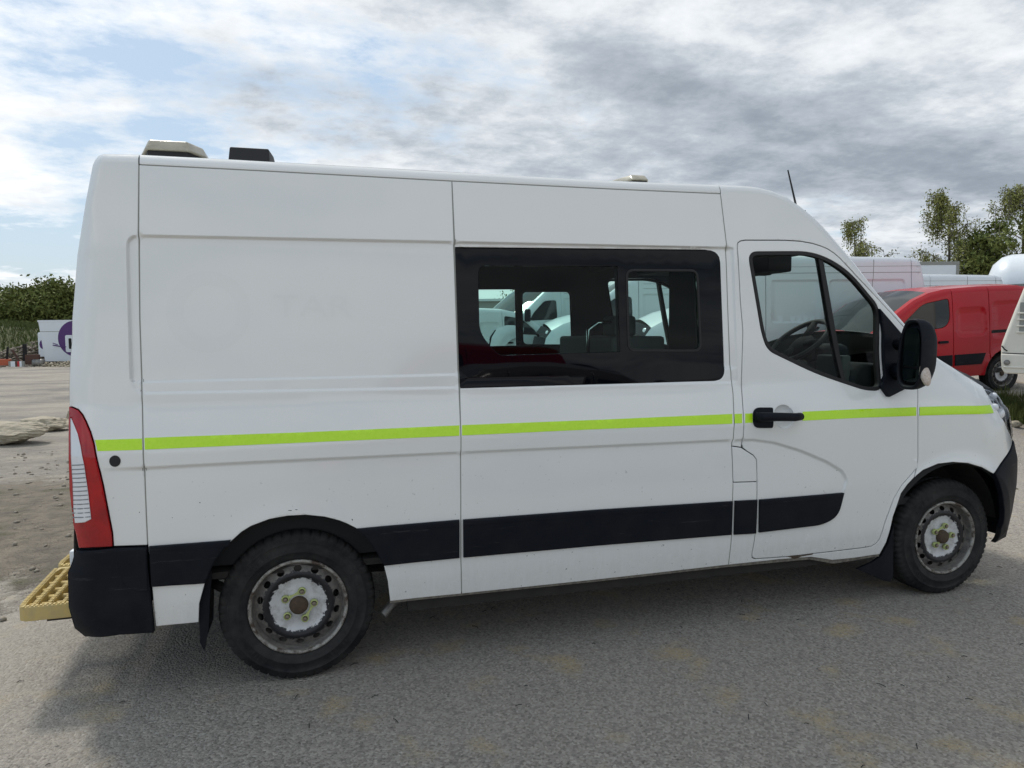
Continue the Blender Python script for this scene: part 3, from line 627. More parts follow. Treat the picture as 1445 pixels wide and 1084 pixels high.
# bevel line on the mouldings: a thin proud strip along the top
for s_ in ([(212, 771.5), (326, 762.5), (323, 769.8), (212.6, 778.6)], [(505, 746.8), (647.5, 734.6), (647.5, 742), (511, 753.4)], [(654, 734.3), (840, 720.4), (1032.3, 708), (1032, 714.6), (840, 727.4), (654, 741.8)], [(1071, 706), (1190, 696.8), (1188, 703), (1071, 712.4)]):
    P_('moulding_chamfer', s_, M['plastic'], off=0.0155, gap=0, bevel=0.0035, depth=0.003, mirror=False, feats=False)
P_('grommet', px([(162.3+8*math.cos(q_*PI/9), 650.8+8*math.sin(q_*PI/9)) for q_ in range(18)]), M['rubber'], off=0.004, gap=0, bevel=0.003, depth=0.005, feats=False)
# reflective tape
tp = dict(off=0.0012, gap=0.0, bevel=0.0004, depth=0.0015, ring=0.05, cell=0.06)
P_('reflective_tape', [(134.3, 620.9), (200.3, 619), (200.8, 634.9), (137.6, 636.7)], M['tape'], **tp)
P_('reflective_tape', [(203.8, 618), (430, 610), (648.3, 600.3), (648.3, 615), (430, 624.5), (204.3, 634.6)], M['tape'], **tp)
P_('reflective_tape', [(652, 600), (840, 592.6), (1033.5, 584.2), (1033.5, 598), (840, 605.8), (652, 614.6)], M['tape'], **tp)
P_('reflective_tape', [(1036.8, 584.3), (1047.3, 583.9), (1047.3, 597.2), (1036.8, 597.6)], M['tape'], **tp)
P_('reflective_tape', [(1051.6, 583.7), (1062, 583.3), (1062, 596.6), (1051.6, 597)], M['tape'], parent=DOOR, **dict(tp, mirror=False))
P_('reflective_tape', [(1132.3, 581), (1210, 577.5), (1293, 574.6), (1293, 586.8), (1210, 589.8), (1132.3, 593.8)], M['tape'], parent=DOOR, **dict(tp, mirror=False))
P_('reflective_tape', [(1297.3, 574.3), (1345, 572.9), (1393, 571.8), (1397, 571.4), (1401.5, 582.8), (1345, 585), (1297.3, 586.6)], M['tape'], parent=WING, **dict(tp, mirror=False, off=0.0035, cell=0.02, ring=0.02))
# crew window: printed black surround, clear openings, sliding pane
wo = fillet(px([(642.6, 349.4), (1018, 353), (1024.2, 537.3), (649, 547.2)]), [0.0, 0.06, 0.06, 0.0], 8)
c1 = fillet(px([(676, 375), (872.7, 376), (876.7, 496.5), (707, 501.5), (696.9, 492.8), (678, 469.5)]), [0.04, 0, 0, 0.02, 0.03, 0.05], 6)
c2 = fillet(px([(887, 382), (985, 382.6), (990, 494), (890, 493.5)]), 0.035, 6)
CW, CWf = P_('crew_window', wo, M['blackglass'], holes=[c1, c2], gap=0.001, bevel=0.002, depth=0.006, feats=False, cell=0.1)
P_('window_pane', c1, M['glass'], parent=CW, gap=0, bevel=0.001, depth=0.003, feats=False, cell=0.1, mirror=False)
P_('sliding_pane', c2, M['glass'], parent=CW, gap=0, off=-0.006, bevel=0.001, depth=0.003, feats=False, cell=0.1, mirror=False)
c2o = offset_poly(c2 if area(c2) > 0 else c2[::-1], -0.010)
P_('pane_seal', c2o, M['rubber'], parent=CW, holes=[offset_poly(c2 if area(c2) > 0 else c2[::-1], 0.002)], gap=0, off=0.004, bevel=0.002, depth=0.008, feats=False, mirror=False, cell=0.3)
for pane in (c1, c2):
    q = resample(pane, 0.05); y = van.S(q[:, 0], q[:, 1]); n_ = len(q)
    mesh_obj('window_pane', [(a[0], -b+0.0, a[1]) for a, b in zip(q, y)], [tuple(range(n_))], M['glass'], CWf)
# cab door window
cc = seal_o if area(seal_o) > 0 else seal_o[::-1]
P_('window_seal', cc, M['rubber'], parent=DOOR, holes=[offset_poly(resample(cc, 0.03), 0.018)], gap=0, off=0.002, bevel=0.003, depth=0.03, feats=False, mirror=False, cell=0.3)
P_('window_seal', cc, M['rubber'], parent=DOOR2, holes=[offset_poly(resample(cc, 0.03), 0.018)], gap=0, off=0.002, bevel=0.003, depth=0.03, feats=False, mirror=False, cell=0.3).scale = (1, -1, 1)
gl = offset_poly(resample(cc, 0.03), 0.014)
P_('door_window', gl, M['glasscab'], parent=DOOR, gap=0, off=-0.014, bevel=0.001, depth=0.002, feats=False, mirror=False, cell=0.1)
P_('door_window', gl, M['glasscab'], parent=DOOR2, gap=0, off=-0.014, bevel=0.001, depth=0.002, feats=False, mirror=False, cell=0.1).scale = (1, -1, 1)
for dd, sc in ((DOOR, 1), (DOOR2, -1)):
    P_('quarter_light_bar', [(1154.5, 358), (1160.8, 359.5), (1177, 450), (1194, 537), (1188, 535), (1170, 450)], M['rubber'], parent=dd, gap=0, off=-0.004, bevel=0.002, depth=0.03, feats=False, mirror=False).scale = (1, sc, 1)
P_('mirror_mount', fillet(px([(1238.5, 436), (1277, 480.5), (1279, 546), (1250.5, 560.6), (1240, 545.8), (1245.5, 530), (1243, 470)]), [0.0, 0.02, 0.02, 0.01, 0, 0, 0], 4), M['plastic'], parent=DOOR, off=0.022, gap=0, bevel=0.008, depth=0.03, feats=False, mirror=False)
# door handle
hp = fillet(px([(1062, 575), (1090, 575), (1090, 604), (1062, 604)]), [0.045, 0.01, 0.012, 0.04], 6)
HD = P_('door_handle', hp, M['plastic'], parent=DOOR, off=0.008, gap=0, bevel=0.004, depth=0.02, feats=False, mirror=False)
ya = -1.045
h0 = onY(1072.5, 588.8, ya-0.03); h1 = onY(1131.6, 587.8, ya-0.03)
MB().tube([(h0[0], ya, h0[2]), (h0[0]+0.02, ya-0.035, h0[2]), (h0[0]+0.08, ya-0.045, h0[2]), (h1[0]-0.05, ya-0.045, h1[2]), (h1[0]-0.01, ya-0.030, h1[2]), (h1[0], ya, h1[2])], [0.024, 0.025, 0.023, 0.022, 0.021, 0.017], 12).obj('handle_grip', M['plastic'], DOOR, True)
# far-side handle so the door reads from elsewhere too
MB().box((h0[0], 1.036, h0[2]-0.02), (h1[0], 1.075, h0[2]+0.02)).obj('door_handle', M['plastic'], DOOR2, bevel=0.012)
# dirty flange below the sills
P_('sill_flange', [(550, 848.5), (651.5, 838.5), (840, 818.8), (1028, 797.5), (1100, 790), (1144.5, 786.5), (1175, 791), (1205, 788), (1240.9, 782.5), (1242, 785.8), (1205, 792.5), (1178, 796.5), (1144.5, 790.5), (1028, 801.3), (840, 822.3), (651.5, 842), (550.5, 852)], M['sill'], off=-0.012, gap=0, bevel=0.001, depth=0.012, feats=False, cell=0.3)
# chips, scuffs and the unpainted marks on the flank
for (a, b, s1, s2) in ((409, 720.5, 6, 1.1), (418, 719.3, 4, 1.0), (497, 733.5, 1.6, 2.6), (196.5, 723.4, 1.6, 1.4), (281.7, 709.8, 2, 1.3), (243, 731, 1.4, 1), (1183, 664.5, 1.2, 1.2)):
    P_('paint_chip', [(a-s1/2, b), (a-s1/4, b-s2/2), (a+s1/2, b-s2/3), (a+s1/3, b+s2/2)], M['gap'], off=0.0006, gap=0, bevel=0.0002, depth=0.0006, feats=False, mirror=False, ring=0.02)
P_('paint_chip', [(1110, 785.6), (1117, 784.2), (1133, 783.6), (1148, 780.8), (1146, 782.8), (1131, 785.4), (1121, 789.2), (1116, 786.8)], M['rust'], off=0.0012, gap=0, bevel=0.0003, depth=0.001, feats=False, mirror=False)
# cleaner paint where old lettering was taken off
M['ghost'] = mat('unfaded_paint', (0.785, 0.80, 0.785), 0.20, coat=0.9)
def flank_text(txt, p0, p1, y_mid, hpx, m, off=0.0010, parent=VAN):
    cu = bpy.data.curves.new('lettering', 'FONT'); cu.body = txt; cu.size = 1; cu.resolution_u = 3
    t_ = bpy.data.objects.new('tmp', cu); COL.objects.link(t_); bpy.context.view_layer.update()
    me = bpy.data.meshes.new_from_object(t_.evaluated_get(bpy.context.evaluated_depsgraph_get())); bpy.data.objects.remove(t_)
    V = np.array([v.co[:] for v in me.vertices]); a = px([(p0, y_mid+hpx/2), (p1, y_mid+hpx/2), (p0, y_mid-hpx/2)])
    V[:, :2] -= V[:, :2].min(0); sc = V[:, :2].max(0); X_ = a[0, 0]+V[:, 0]/sc[0]*(a[1, 0]-a[0, 0]); Z_ = a[0, 1]+V[:, 1]/sc[1]*(a[2, 1]-a[0, 1])
    y = van.S(X_, Z_)-off
    return mesh_obj('lettering', np.stack([X_, y, Z_], 1), [tuple(p.vertices) for p in me.polygons], m, parent)
flank_text('TAR', 386, 498, 431, 31, M['ghost'])
a = np.linspace(0, 2*PI, 40)[:-1]
P_('faded_roundel', px([(293+60*math.cos(q), 440+58*math.sin(q)) for q in a]), M['ghost'], holes=[px([(296+38*math.cos(q), 440+38*math.sin(q)) for q in a])], off=0.0005, gap=0, bevel=0.0001, depth=0.0002, feats=False, mirror=False, cell=0.2)

# roof, windscreen, bonnet, nose and tail between the flanks
iR = EI((147, 217.4)); iC = EI((1013.6, 261.1)); iS = EI((1160, 319.3)); iB = EI((1316, 501)); iH = EI((1387, 545.8)); iN = EI((1428.5, 622))
van.loft('roof', iR, iC, M['white'], VAN, [0.02, 0.05, 0.06], 20)
van.loft('cab_roof', iC, iS, M['white'], VAN, [0.06, 0.09], 20)
ws = van.loft('windscreen', iS, iB, M['glasscab'], VAN, [0.09, 0.16], 20, t0=-0.93, t1=0.93)
van.loft('windscreen_pillar', iS, iB, M['white'], VAN, [0.09, 0.16], 2, t0=-1, t1=-0.93)
van.loft('windscreen_pillar', iS, iB, M['white'], VAN, [0.09, 0.16], 2, t0=0.93, t1=1)
van.loft('bonnet', iB, iH, M['white'], VAN, [0.16, 0.20], 20)
van.loft('front_grille', iH, iN, M['plastic'], VAN, [0.20, 0.22], 20)
van.loft('front_bumper_beam', iN, len(EP)-2, M['plastic'], VAN, [0.20, 0.02], 20)
TG = van.loft('rear_door', EI((104, 790)), iR, M['white'], VAN, [0.015, 0.015], 8, power=6)
van.loft('rear_bumper_beam', 0, EI((104, 790)), M['plastic'], VAN, [0.03, 0.03], 8, power=6)
eb = van.edge[EI((102, 450))]
MB().box((eb[0]-0.022, -0.72, 1.42), (eb[0]-0.012, -0.06, 1.95)).obj('rear_window', M['blackglass'], TG, bevel=0.004)
MB().box((eb[0]-0.022, 0.06, 1.42), (eb[0]-0.012, 0.72, 1.95)).obj('rear_window', M['blackglass'], TG, bevel=0.004)
# rear hinge, just proud of the corner
MB().box((-0.925, -0.93, 0.57), (-0.895, -0.89, 0.68)).obj('door_hinge', M['white2'], VAN, bevel=0.006)

# inner shell (keeps the body dark inside) with the same openings
def thr(ax, az, r, n=24): a = np.linspace(0, 2*PI, n+1)[:-1]; return np.stack([ax+r*np.cos(a), az+r*np.sin(a)], 1)
ar_ = lambda q, r: [(q[0]+r*math.cos(t), q[1]+r*math.sin(t)) for t in np.linspace(0.25, PI-0.25, 22)]
shell = np.concatenate([offset_poly(van.edge[::-1], 0.02)[::-1][3:-3], np.array([[4.22, 0.46]]+ar_(AF, 0.455)+[(3.10, 0.32), (0.56, 0.32)]+ar_(AR, 0.44)+[(-0.5, 0.45), (-0.8, 0.45)])])
arr = np.array([(AR[0]+0.44*math.cos(t), AR[1]+0.44*math.sin(t)) for t in np.linspace(0.72, PI-0.72, 16)])
arf = np.array([(AF[0]+0.46*math.cos(t), AF[1]+0.46*math.sin(t)) for t in np.linspace(0.70, PI-0.70, 16)])
cwh = fillet(px([(664, 366), (1008, 366), (1014, 520), (668, 530)]), 0.06, 5)
van.panel('inner_lining', shell, M['inner'], VAN, holes=[c1*1.0, c2*1.0, offset_poly(cc, -0.0)], off=-0.035, gap=0, bevel=0.001, depth=0.002, cell=0.14, ring=0.08, feats=False)
# wheel housings
for (ax, az, r_) in ((0, 0.345, 0.47), (3.69, 0.345, 0.485)):
    for sg in (-1, 1):
        m_ = MB(); a = np.linspace(0.42, PI-0.42, 22) if ax == 0 else np.linspace(0.12, PI-0.35, 24)
        V = [(ax+r_*math.cos(t), y, az+r_*math.sin(t)) for t in a for y in (sg*(1.005 if ax == 0 or t > 1.0 else 0.88), sg*0.62)]
        m_.add(V, [(2*i, 2*i+1, 2*i+3, 2*i+2) for i in range(len(a)-1)])
        V = [(ax+r_*math.cos(t), sg*0.62, az+r_*math.sin(t)) for t in a]
        m_.add(V, [tuple(range(len(a)))]); m_.obj('wheel_housing', M['under'], VAN)
    # ribs of the arch liner
for k in range(7):
    t = 0.75+k*0.26; c_, s_ = math.cos(t), math.sin(t)
    MB().box((-0.006, -0.99, 0), (0.006, -0.66, 0.018)).obj('liner_rib', M['plastic'], VAN).matrix_local = Matrix.Translation((0.452*c_, 0, 0.345+0.452*s_)) @ Matrix.Rotation(PI/2-t, 4, 'Y')
# underbody; pan set low with an extra block added to deepen the shade beneath
u_ = MB(); u_.box((0.50, -0.95, 0.262), (3.18, 0.95, 0.33)); u_.box((0.9, -0.80, 0.20), (2.9, 0.80, 0.265)); u_.box((-0.86, -0.93, 0.50), (0.5, 0.93, 0.53)); u_.box((3.18, -0.6, 0.30), (4.2, 0.6, 0.36)); u_.obj('floor_pan', M['under'], VAN)
u_ = MB(); u_.box((-0.8, -0.50, 0.42), (3.3, -0.42, 0.54)); u_.box((-0.8, 0.42, 0.42), (3.3, 0.5, 0.54)); u_.obj('chassis_rail', M['under'], VAN)
MB().tube([(0, -0.85, 0.345), (0, 0.85, 0.345)], 0.05, 12).tube([(-0.4, -0.55, 0.40), (0.45, -0.55, 0.36)], 0.03, 8).obj('rear_axle', M['under'], VAN)
MB().tube([(-0.55, -0.52, 0.43), (-0.35, -0.85, 0.44), (-0.30, -0.93, 0.44)], 0.022, 8).obj('flap_bracket', M['under'], VAN)
e0 = onY(557, 853, -0.86); e1 = onY(540, 868, -0.90)
MB().tube([(e0[0]+0.5, -0.5, 0.33), (e0[0], -0.86, e0[2]+0.02), tuple(e1)], 0.021, 10).obj('exhaust_pipe', M['steel'], VAN)
# mud flaps
q = [onY(a, b, -0.97) for a, b in ((300, 803), (285, 806), (281, 850), (283, 905), (289, 918), (295, 885), (297, 840))]
MB().prism([(p[0], p[2]) for p in q], -0.985, -0.965).add(*[[(q[1][0]+0.02, -0.985, q[1][2]), (q[1][0]+0.02, -0.72, q[1][2]), (q[3][0]+0.02, -0.72, q[3][2]), (q[3][0]+0.02, -0.985, q[3][2])], [(0, 1, 2, 3)]]).obj('mud_flap', M['plastic'], VAN)
q = [onY(a, b, -0.93) for a, b in ((1258, 738), (1257, 812), (1253, 819.5), (1243, 817.5), (1206, 802), (1228, 792), (1240, 784), (1250, 765))]
MB().prism([(p[0], p[2]) for p in q], -0.95, -0.93).obj('mud_flap', M['plastic'], VAN, bevel=0.004)
# cab lamps etc: mirrors
for sg in (-1, 1):
    MR = empty('door_mirror', (3.215, sg*1.185, 1.452), 0, VAN); MR.rotation_euler = (0, 0, 0)
    V = []; F = []; nr, na = 12, 40
    prof_m = [(-0.030, 0.86), (-0.044, 0.90), (-0.050, 0.96), (-0.046, 0.995), (-0.030, 1.0), (0.000, 0.985), (0.030, 0.93), (0.058, 0.82), (0.078, 0.66), (0.092, 0.42), (0.097, 0.15), (0.098, 0.0)]
    for xx, sc_ in prof_m:
        for k in range(na):
            a_ = 2*PI*k/na; cy_, sz_ = math.cos(a_), math.sin(a_); yy = math.copysign(abs(cy_)**0.58, cy_)*0.080*sc_; zz_ = math.copysign(abs(sz_)**0.62, sz_)*0.190*sc_
            yy *= 1-0.10*(zz_/0.19)-0.12*(zz_/0.19)**2; V.append((xx, yy-sg*-0.012*(zz_/0.19), zz_))
    F = [(i*na+k, i*na+(k+1) % na, (i+1)*na+(k+1) % na, (i+1)*na+k) for i in range(len(prof_m)-1) for k in range(na)]+[tuple(range(na))]
    b = mesh_obj('mirror_shell', V, F, M['plastic'], MR, True)
    g_ = MB().prism([(-0.050, -0.062), (0.056, -0.062), (0.056, 0.08), (0.046, 0.125), (0.03, 0.142), (-0.03, 0.142), (-0.043, 0.12), (-0.050, 0.08)], -0.040, -0.033).obj('mirror_glass', M['mirrorglass'], MR); g_.rotation_euler = (0, 0, -PI/2)
    g_ = MB().prism([(-0.052, -0.078), (0.056, -0.078), (0.054, -0.12), (0.04, -0.145), (-0.035, -0.148), (-0.048, -0.13)], -0.040, -0.033).obj('blind_spot_glass', M['mirrorglass'], MR); g_.rotation_euler = (0, 0, -PI/2)
    V = []; na = 20
    for i in range(13):
        th = PI*i/12
        for k in range(na):
            f = 2*PI*k/na; V.append((0.030*math.sin(th)*math.cos(f), 0.020*math.sin(th)*math.sin(f), 0.062*math.cos(th)))
    g_ = mesh_obj('indicator', V, [(i*na+k, i*na+(k+1) % na, (i+1)*na+(k+1) % na, (i+1)*na+k) for i in range(12) for k in range(na)], M['amber'], MR, True)
    g_.location = (-0.012, sg*0.070, -0.105); g_.rotation_euler = (sg*0.30, 0, 0)
    MB().tube([(0.02, -sg*0.05, -0.09), (0.05, -sg*0.18, -0.10)], 0.05, 12).obj('mirror_arm', M['plastic'], MR, True, bevel=0)
    MB().tube([(0.02, -sg*0.05, 0.07), (0.05, -sg*0.18, 0.05)], 0.035, 12).obj('mirror_arm', M['plastic'], MR, True)
# roof equipment
def plan_prism(name, pts, z0, z1, m, parent, bevel=0.008, top=0.9):
    n = len(pts); c = np.mean(pts, 0); V = [(a, b, z0) for a, b in pts]+[(c[0]+(a-c[0])*top, c[1]+(b-c[1])*(0.94 if top < 1 else 1), z1) for a, b in pts]
    F = [tuple(range(n-1, -1, -1)), tuple(range(n, 2*n))]+[(i, (i+1) % n, (i+1) % n+n, i+n) for i in range(n)]
    return MB().add(V, F).obj(name, m, parent, bevel=bevel)
def lightbar(x0, x1, yh, z, h):
    xm = (x0+x1)/2; pts = [(x0+0.02, -yh), (x1-0.06, -yh), (x1, -yh+0.12), (x1, yh-0.12), (x1-0.06, yh), (x0+0.02, yh), (x0-0.03, yh-0.15), (x0-0.03, -yh+0.15)]
    lb = plan_prism('beacon_bar', pts, z+h*0.42, z+h, M['beacon'], VAN, 0.01, 0.86)
    ins_ = [(xm+(a-xm)*0.92, b*0.97) for a, b in pts]
    plan_prism('beacon_base', ins_, z-0.04, z+h*0.42+0.002, M['rubber'], lb, 0.004, 1.0)
lightbar(-0.645, -0.375, 0.62, 2.405, 0.095); 
lightbar(1.78, 1.955, 0.66, 2.388, 0.062)
plan_prism('roof_vent', [(-0.26, -0.70), (-0.075, -0.70), (-0.06, -0.55), (-0.06, 0.0), (-0.24, 0.0)], 2.38, 2.463, M['rubber'], VAN, 0.006, 0.93)
pa = onY(1122.5, 287, -0.70); pb = onY(1111.8, 240, -0.70)
MB().tube([tuple(pa-np.array([-0.02, 0, 0.08])), tuple(pa), tuple(pb)], [0.007, 0.006, 0.004], 8).obj('aerial', M['rubber'], VAN)
# ---------------- cab interior
fl = MB().box((0.50, -0.93, 0.56), (3.5, 0.93, 0.60)).obj('cabin_floor', M['inner'], VAN)
MB().box((-0.6, -0.86, 2.22), (2.75, 0.86, 2.25)).obj('headlining', M['inner'], VAN)
MB().box((2.52, -0.84, 2.02), (2.86, 0.84, 2.06)).obj('overhead_shelf', M['inner'], VAN, bevel=0.02)
MB().box((2.66, -0.66, 1.93), (2.82, -0.20, 2.05)).box((2.80, -0.42, 1.93), (2.86, -0.34, 2.02)).obj('sun_visor', M['gap'], VAN, bevel=0.01)
dsh = MB().prism([(3.06, 1.00), (3.04, 1.32), (3.12, 1.40), (3.55, 1.37), (3.60, 1.33), (3.55, 0.9)], -0.90, 0.90).obj('dashboard', M['inner'], VAN, bevel=0.03)
MB().box((3.12, -0.60, 1.36), (3.30, -0.32, 1.50)).obj('instrument_hood', M['inner'], dsh, bevel=0.04)
MB().box((3.02, -0.02, 1.24), (3.06, 0.30, 1.40)).obj('radio_panel', M['innergrey'], dsh, bevel=0.008)
for z_ in (1.34, 1.38, 1.42): MB().box((3.012, 0.01, z_-0.06), (3.02, 0.27, z_-0.048)).obj('radio_display', M['lamp_line'], dsh)
MB().box((3.0, -0.88, 1.20), (3.06, -0.66, 1.44)).obj('air_vent', M['innergrey'], dsh, bevel=0.01)
SW = empty('steering_wheel', (3.03, -0.46, 1.515), 0, VAN); SW.rotation_euler = (0, math.radians(-40), 0)
n = 40; V = []; F = []
for i in range(n):
    a = 2*PI*i/n
    for j in range(10):
        b = 2*PI*j/10; r = 0.195+0.0155*math.cos(b); V.append((r*math.cos(a), r*math.sin(a), 0.0155*math.sin(b)))
F = [(i*10+j, ((i+1) % n)*10+j, ((i+1) % n)*10+(j+1) % 10, i*10+(j+1) % 10) for i in range(n) for j in range(10)]
mesh_obj('wheel_ring', V, F, M['rubber'], SW, True)
MB().lathe([(0, 0.0), (0.055, -0.002), (0.085, -0.02), (0.08, -0.05), (0, -0.06)], 24, 'z').obj('wheel_boss', M['gap'], SW, True)
for a in (0.15, PI-0.15, PI*1.5):
    MB().tube([(0.06*math.cos(a), 0.06*math.sin(a), -0.02), (0.18*math.cos(a), 0.18*math.sin(a), 0)], [0.028, 0.018], 8).obj('wheel_spoke', M['gap'], SW, True)
MB().tube([(3.02, -0.46, 1.49), (3.2, -0.46, 1.38)], 0.045, 10).obj('steering_column', M['gap'], VAN, True)
def seat(x, y, wd, m, back=0.70, rake=0.16, head=True, zb=0.98):
    s_ = empty('seat', (x, y, 0), 0, VAN)
    MB().box((-0.02, -wd/2, zb-0.13), (0.50, wd/2, zb)).obj('seat_cushion', m, s_, bevel=0.04)
    MB().box((0.05, -wd/2+0.05, 0.6), (0.45, wd/2-0.05, zb-0.13)).obj('seat_base', M['gap'], s_)
    V = [(0, -wd/2, zb-0.02), (0.13, -wd/2, zb-0.02), (0.13, wd/2, zb-0.02), (0, wd/2, zb-0.02)]; V += [(a-rake, b*0.84, zb+back) for a, b, c in V]
    MB().add(V, [(3, 2, 1, 0), (4, 5, 6, 7), (0, 1, 5, 4), (1, 2, 6, 5), (2, 3, 7, 6), (3, 0, 4, 7)]).obj('seat_back', m, s_, bevel=0.045, seg=3)
    if head:
        n_ = max(1, int(round(wd/0.45)))
        for k in range(n_):
            yk = (k-(n_-1)/2)*wd/n_; MB().box((-rake-0.02, yk-0.13, zb+back+0.03), (-rake+0.09, yk+0.13, zb+back+0.22)).obj('headrest', m, s_, bevel=0.04, seg=3)
seat(2.42, -0.46, 0.50, M['seat'], 0.66, 0.14, True)
seat(2.45, 0.42, 0.86, M['seat'], 0.52, 0.14, False)
seat(1.25, -0.35, 0.9, M['seat'], 0.30, 0.10, False, 0.95); seat(1.25, 0.50, 0.55, M['seat'], 0.30, 0.10, False, 0.95)
MB().box((1.72, -0.55, 0.6), (2.06, 0.35, 1.56)).obj('equipment_locker', M['innergrey'], VAN, bevel=0.02)
MB().tube([(1.60, -0.50, 1.30), (1.60, -0.50, 1.60), (1.66, -0.50, 1.64), (1.74, -0.50, 1.64)], 0.012, 8).obj('grab_rail', M['chrome'], VAN, True)
MB().box((1.80, -0.40, 1.56), (1.95, -0.22, 1.68)).obj('first_aid_box', M['innergrey'], VAN, bevel=0.02)
MB().box((2.17, -0.92, 0.6), (2.21, -0.38, 2.20)).box((2.17, 0.45, 0.6), (2.21, 0.92, 1.45)).box((2.17, -0.92, 2.05), (2.21, 0.92, 2.24)).obj('bulkhead', M['inner'], VAN)
MB().box((-0.55, -0.9, 0.55), (0.72, 0.9, 2.2)).obj('load_bay_partition', M['inner'], VAN)
# ---------------- wheels
def wheel(parent, x, y, side, tread='road', full=True, R=0.348, wd=0.225):
    """side -1: outer face towards -Y"""
    w_ = empty('wheel', (x, y, 0.345), 0, parent)
    if side > 0: w_.rotation_euler = (0, 0, PI)
    r0 = 0.212; h = wd/2
    prof = [(r0, -h+0.018), (r0+0.012, -h+0.004), (0.238, -h-0.004), (0.255, -h-0.006), (0.257, -h-0.009), (0.262, -h-0.009), (0.264, -h-0.006), (0.285, -h-0.003), (0.300, -h+0.001), (0.302, -h-0.002), (0.306, -h-0.001), (0.309, -h+0.005),
            (R-0.020, -h+0.010), (R-0.008, -h+0.020), (R-0.002, -h+0.036), (R, -h+0.055), (R, -0.035), (R-0.008, -0.032), (R-0.008, -0.024), (R, -0.021), (R, 0.021), (R-0.008, 0.024), (R-0.008, 0.032), (R, 0.035), (R, h-0.055), (R-0.002, h-0.036), (R-0.008, h-0.020), (R-0.020, h-0.010), (0.28, h), (0.24, h), (r0, h-0.018)]
    n = 300 if full else 60
    def md(j, k):
        if not full: return 0
        t = k % 5 if tread == 'winter' else k % 6
        if 12 <= j <= 15 or 24 <= j <= 27: return -0.009 if t in (0,) else (-0.005 if t == 1 and tread == 'winter' else 0)
        if 15 < j < 24 and tread == 'winter': return -0.006 if (k+j) % 5 == 0 else 0
        return 0
    ty = MB().lathe(prof, n, 'y', mod=md)
    ty.V = [(a, b*(1+0.07*max(0, -c/R-0.80)/0.2), max(c, -0.345)) for a, b, c in ty.V]
    t_ = ty.obj('tyre', M['tyre'], w_, True)
    lip = [(0.1985, -h+0.030), (0.204, -h+0.012), (0.208, -h+0.002), (0.214, -h-0.002), (0.219, -h+0.000), (0.221, -h+0.006), (0.214, -h+0.016)]
    rim = MB().lathe([(0.206, h), (0.190, h-0.01), (0.180, 0.03), (0.176, -0.02), (0.184, -0.055), (0.198, -h+0.045)]+lip, 72, 'y').obj('rim', M['rim'], w_, True)
    # dished disc with oval vents
    def yd(r): return np.interp(r, [0, 0.045, 0.060, 0.095, 0.122, 0.142, 0.156, 0.184, 0.198], [-h+0.030, -h+0.030, -h+0.038, -h+0.042, -h+0.032, -h+0.022, -h+0.026, -h+0.040, -h+0.046])
    nh = 14; hol = []
    for k in range(nh):
        a = 2*PI*(k+0.5)/nh; b = np.linspace(0, 2*PI, 13)[:-1]; hol.append(np.array([((0.172+0.0135*math.cos(q))*math.cos(a)-0.018*math.sin(q)*math.sin(a), (0.172+0.0135*math.cos(q))*math.sin(a)+0.018*math.sin(q)*math.cos(a)) for q in b]))
    a = np.linspace(0, 2*PI, 61)[:-1]; outer = np.stack([0.197*np.cos(a), 0.197*np.sin(a)], 1); pts = [np.stack([r*np.cos(a[::2 if r < 0.1 else 1]), r*np.sin(a[::2 if r < 0.1 else 1])], 1) for r in (0.02, 0.045, 0.060, 0.08, 0.095, 0.109, 0.122, 0.132, 0.142, 0.150, 0.156)]
    V, F = cdt(outer, hol, np.concatenate(pts)); r = np.hypot(*V.T); e = 0.001; sl = (yd(r+e)-yd(r-e))/(2*e); nn = np.stack([sl*V[:, 0]/(r+1e-9), -np.ones(len(r)), sl*V[:, 1]/(r+1e-9)], 1); nn /= np.linalg.norm(nn, axis=1)[:, None]
    mesh_obj('wheel_disc', np.stack([V[:, 0], yd(r), V[:, 1]], 1), F, M['rim'], w_, normals=nn)
    MB().lathe([(0.0, -h+0.075), (0.172, -h+0.085), (0.176, 0.05), (0.0, 0.06)], 32, 'y').obj('brake_drum', M['under'], w_)
    MB().lathe([(0, -h+0.006), (0.030, -h+0.006), (0.038, -h+0.012), (0.041, -h+0.024), (0.044, -h+0.034)], 28, 'y').obj('hub_cap', M['rust'], w_, True)
    if full:
        P5 = []
        for k in range(5):
            a = 2*PI*k/5+0.08; x_, z_ = 0.068*math.cos(a), 0.068*math.sin(a); P5.append((x_, z_))
            nutm = MB().lathe([(0, -h+0.006), (0.0095, -h+0.007), (0.0105, -h+0.010), (0.0105, -h+0.045)], 6, 'y', (x_, 0, z_)).obj('wheel_nut', M['nut'], w_)
            V = []; nn_ = 20
            MB().lathe([(0.0118, -h+0.018), (0.0125, -h+0.014), (0.0165, -h+0.014), (0.0175, -h+0.018), (0.0175, -h+0.030), (0.0118, -h+0.030)], nn_, 'y', (x_, 0, z_), closed=True).obj('nut_ring', M['lime'], w_, True)
        for i_, j_ in ((1, 2), (0, 4)) if tread == 'road' else ((1, 2), (0, 3)):
            p, q = np.array(P5[i_]), np.array(P5[j_]); d = (q-p)/np.hypot(*(q-p)); nrm = np.array([-d[1], d[0]])*0.0045; p = p+d*0.015; q = q-d*0.015
            MB().prism([tuple(p+nrm*1.8), tuple((p+q)/2+nrm*0.7), tuple(q+nrm*1.8), tuple(q-nrm*1.8), tuple((p+q)/2-nrm*0.7), tuple(p-nrm*1.8)], -h+0.020, -h+0.026).obj('nut_link', M['lime'], w_)
        # raised sidewall marks
        rd = MB()
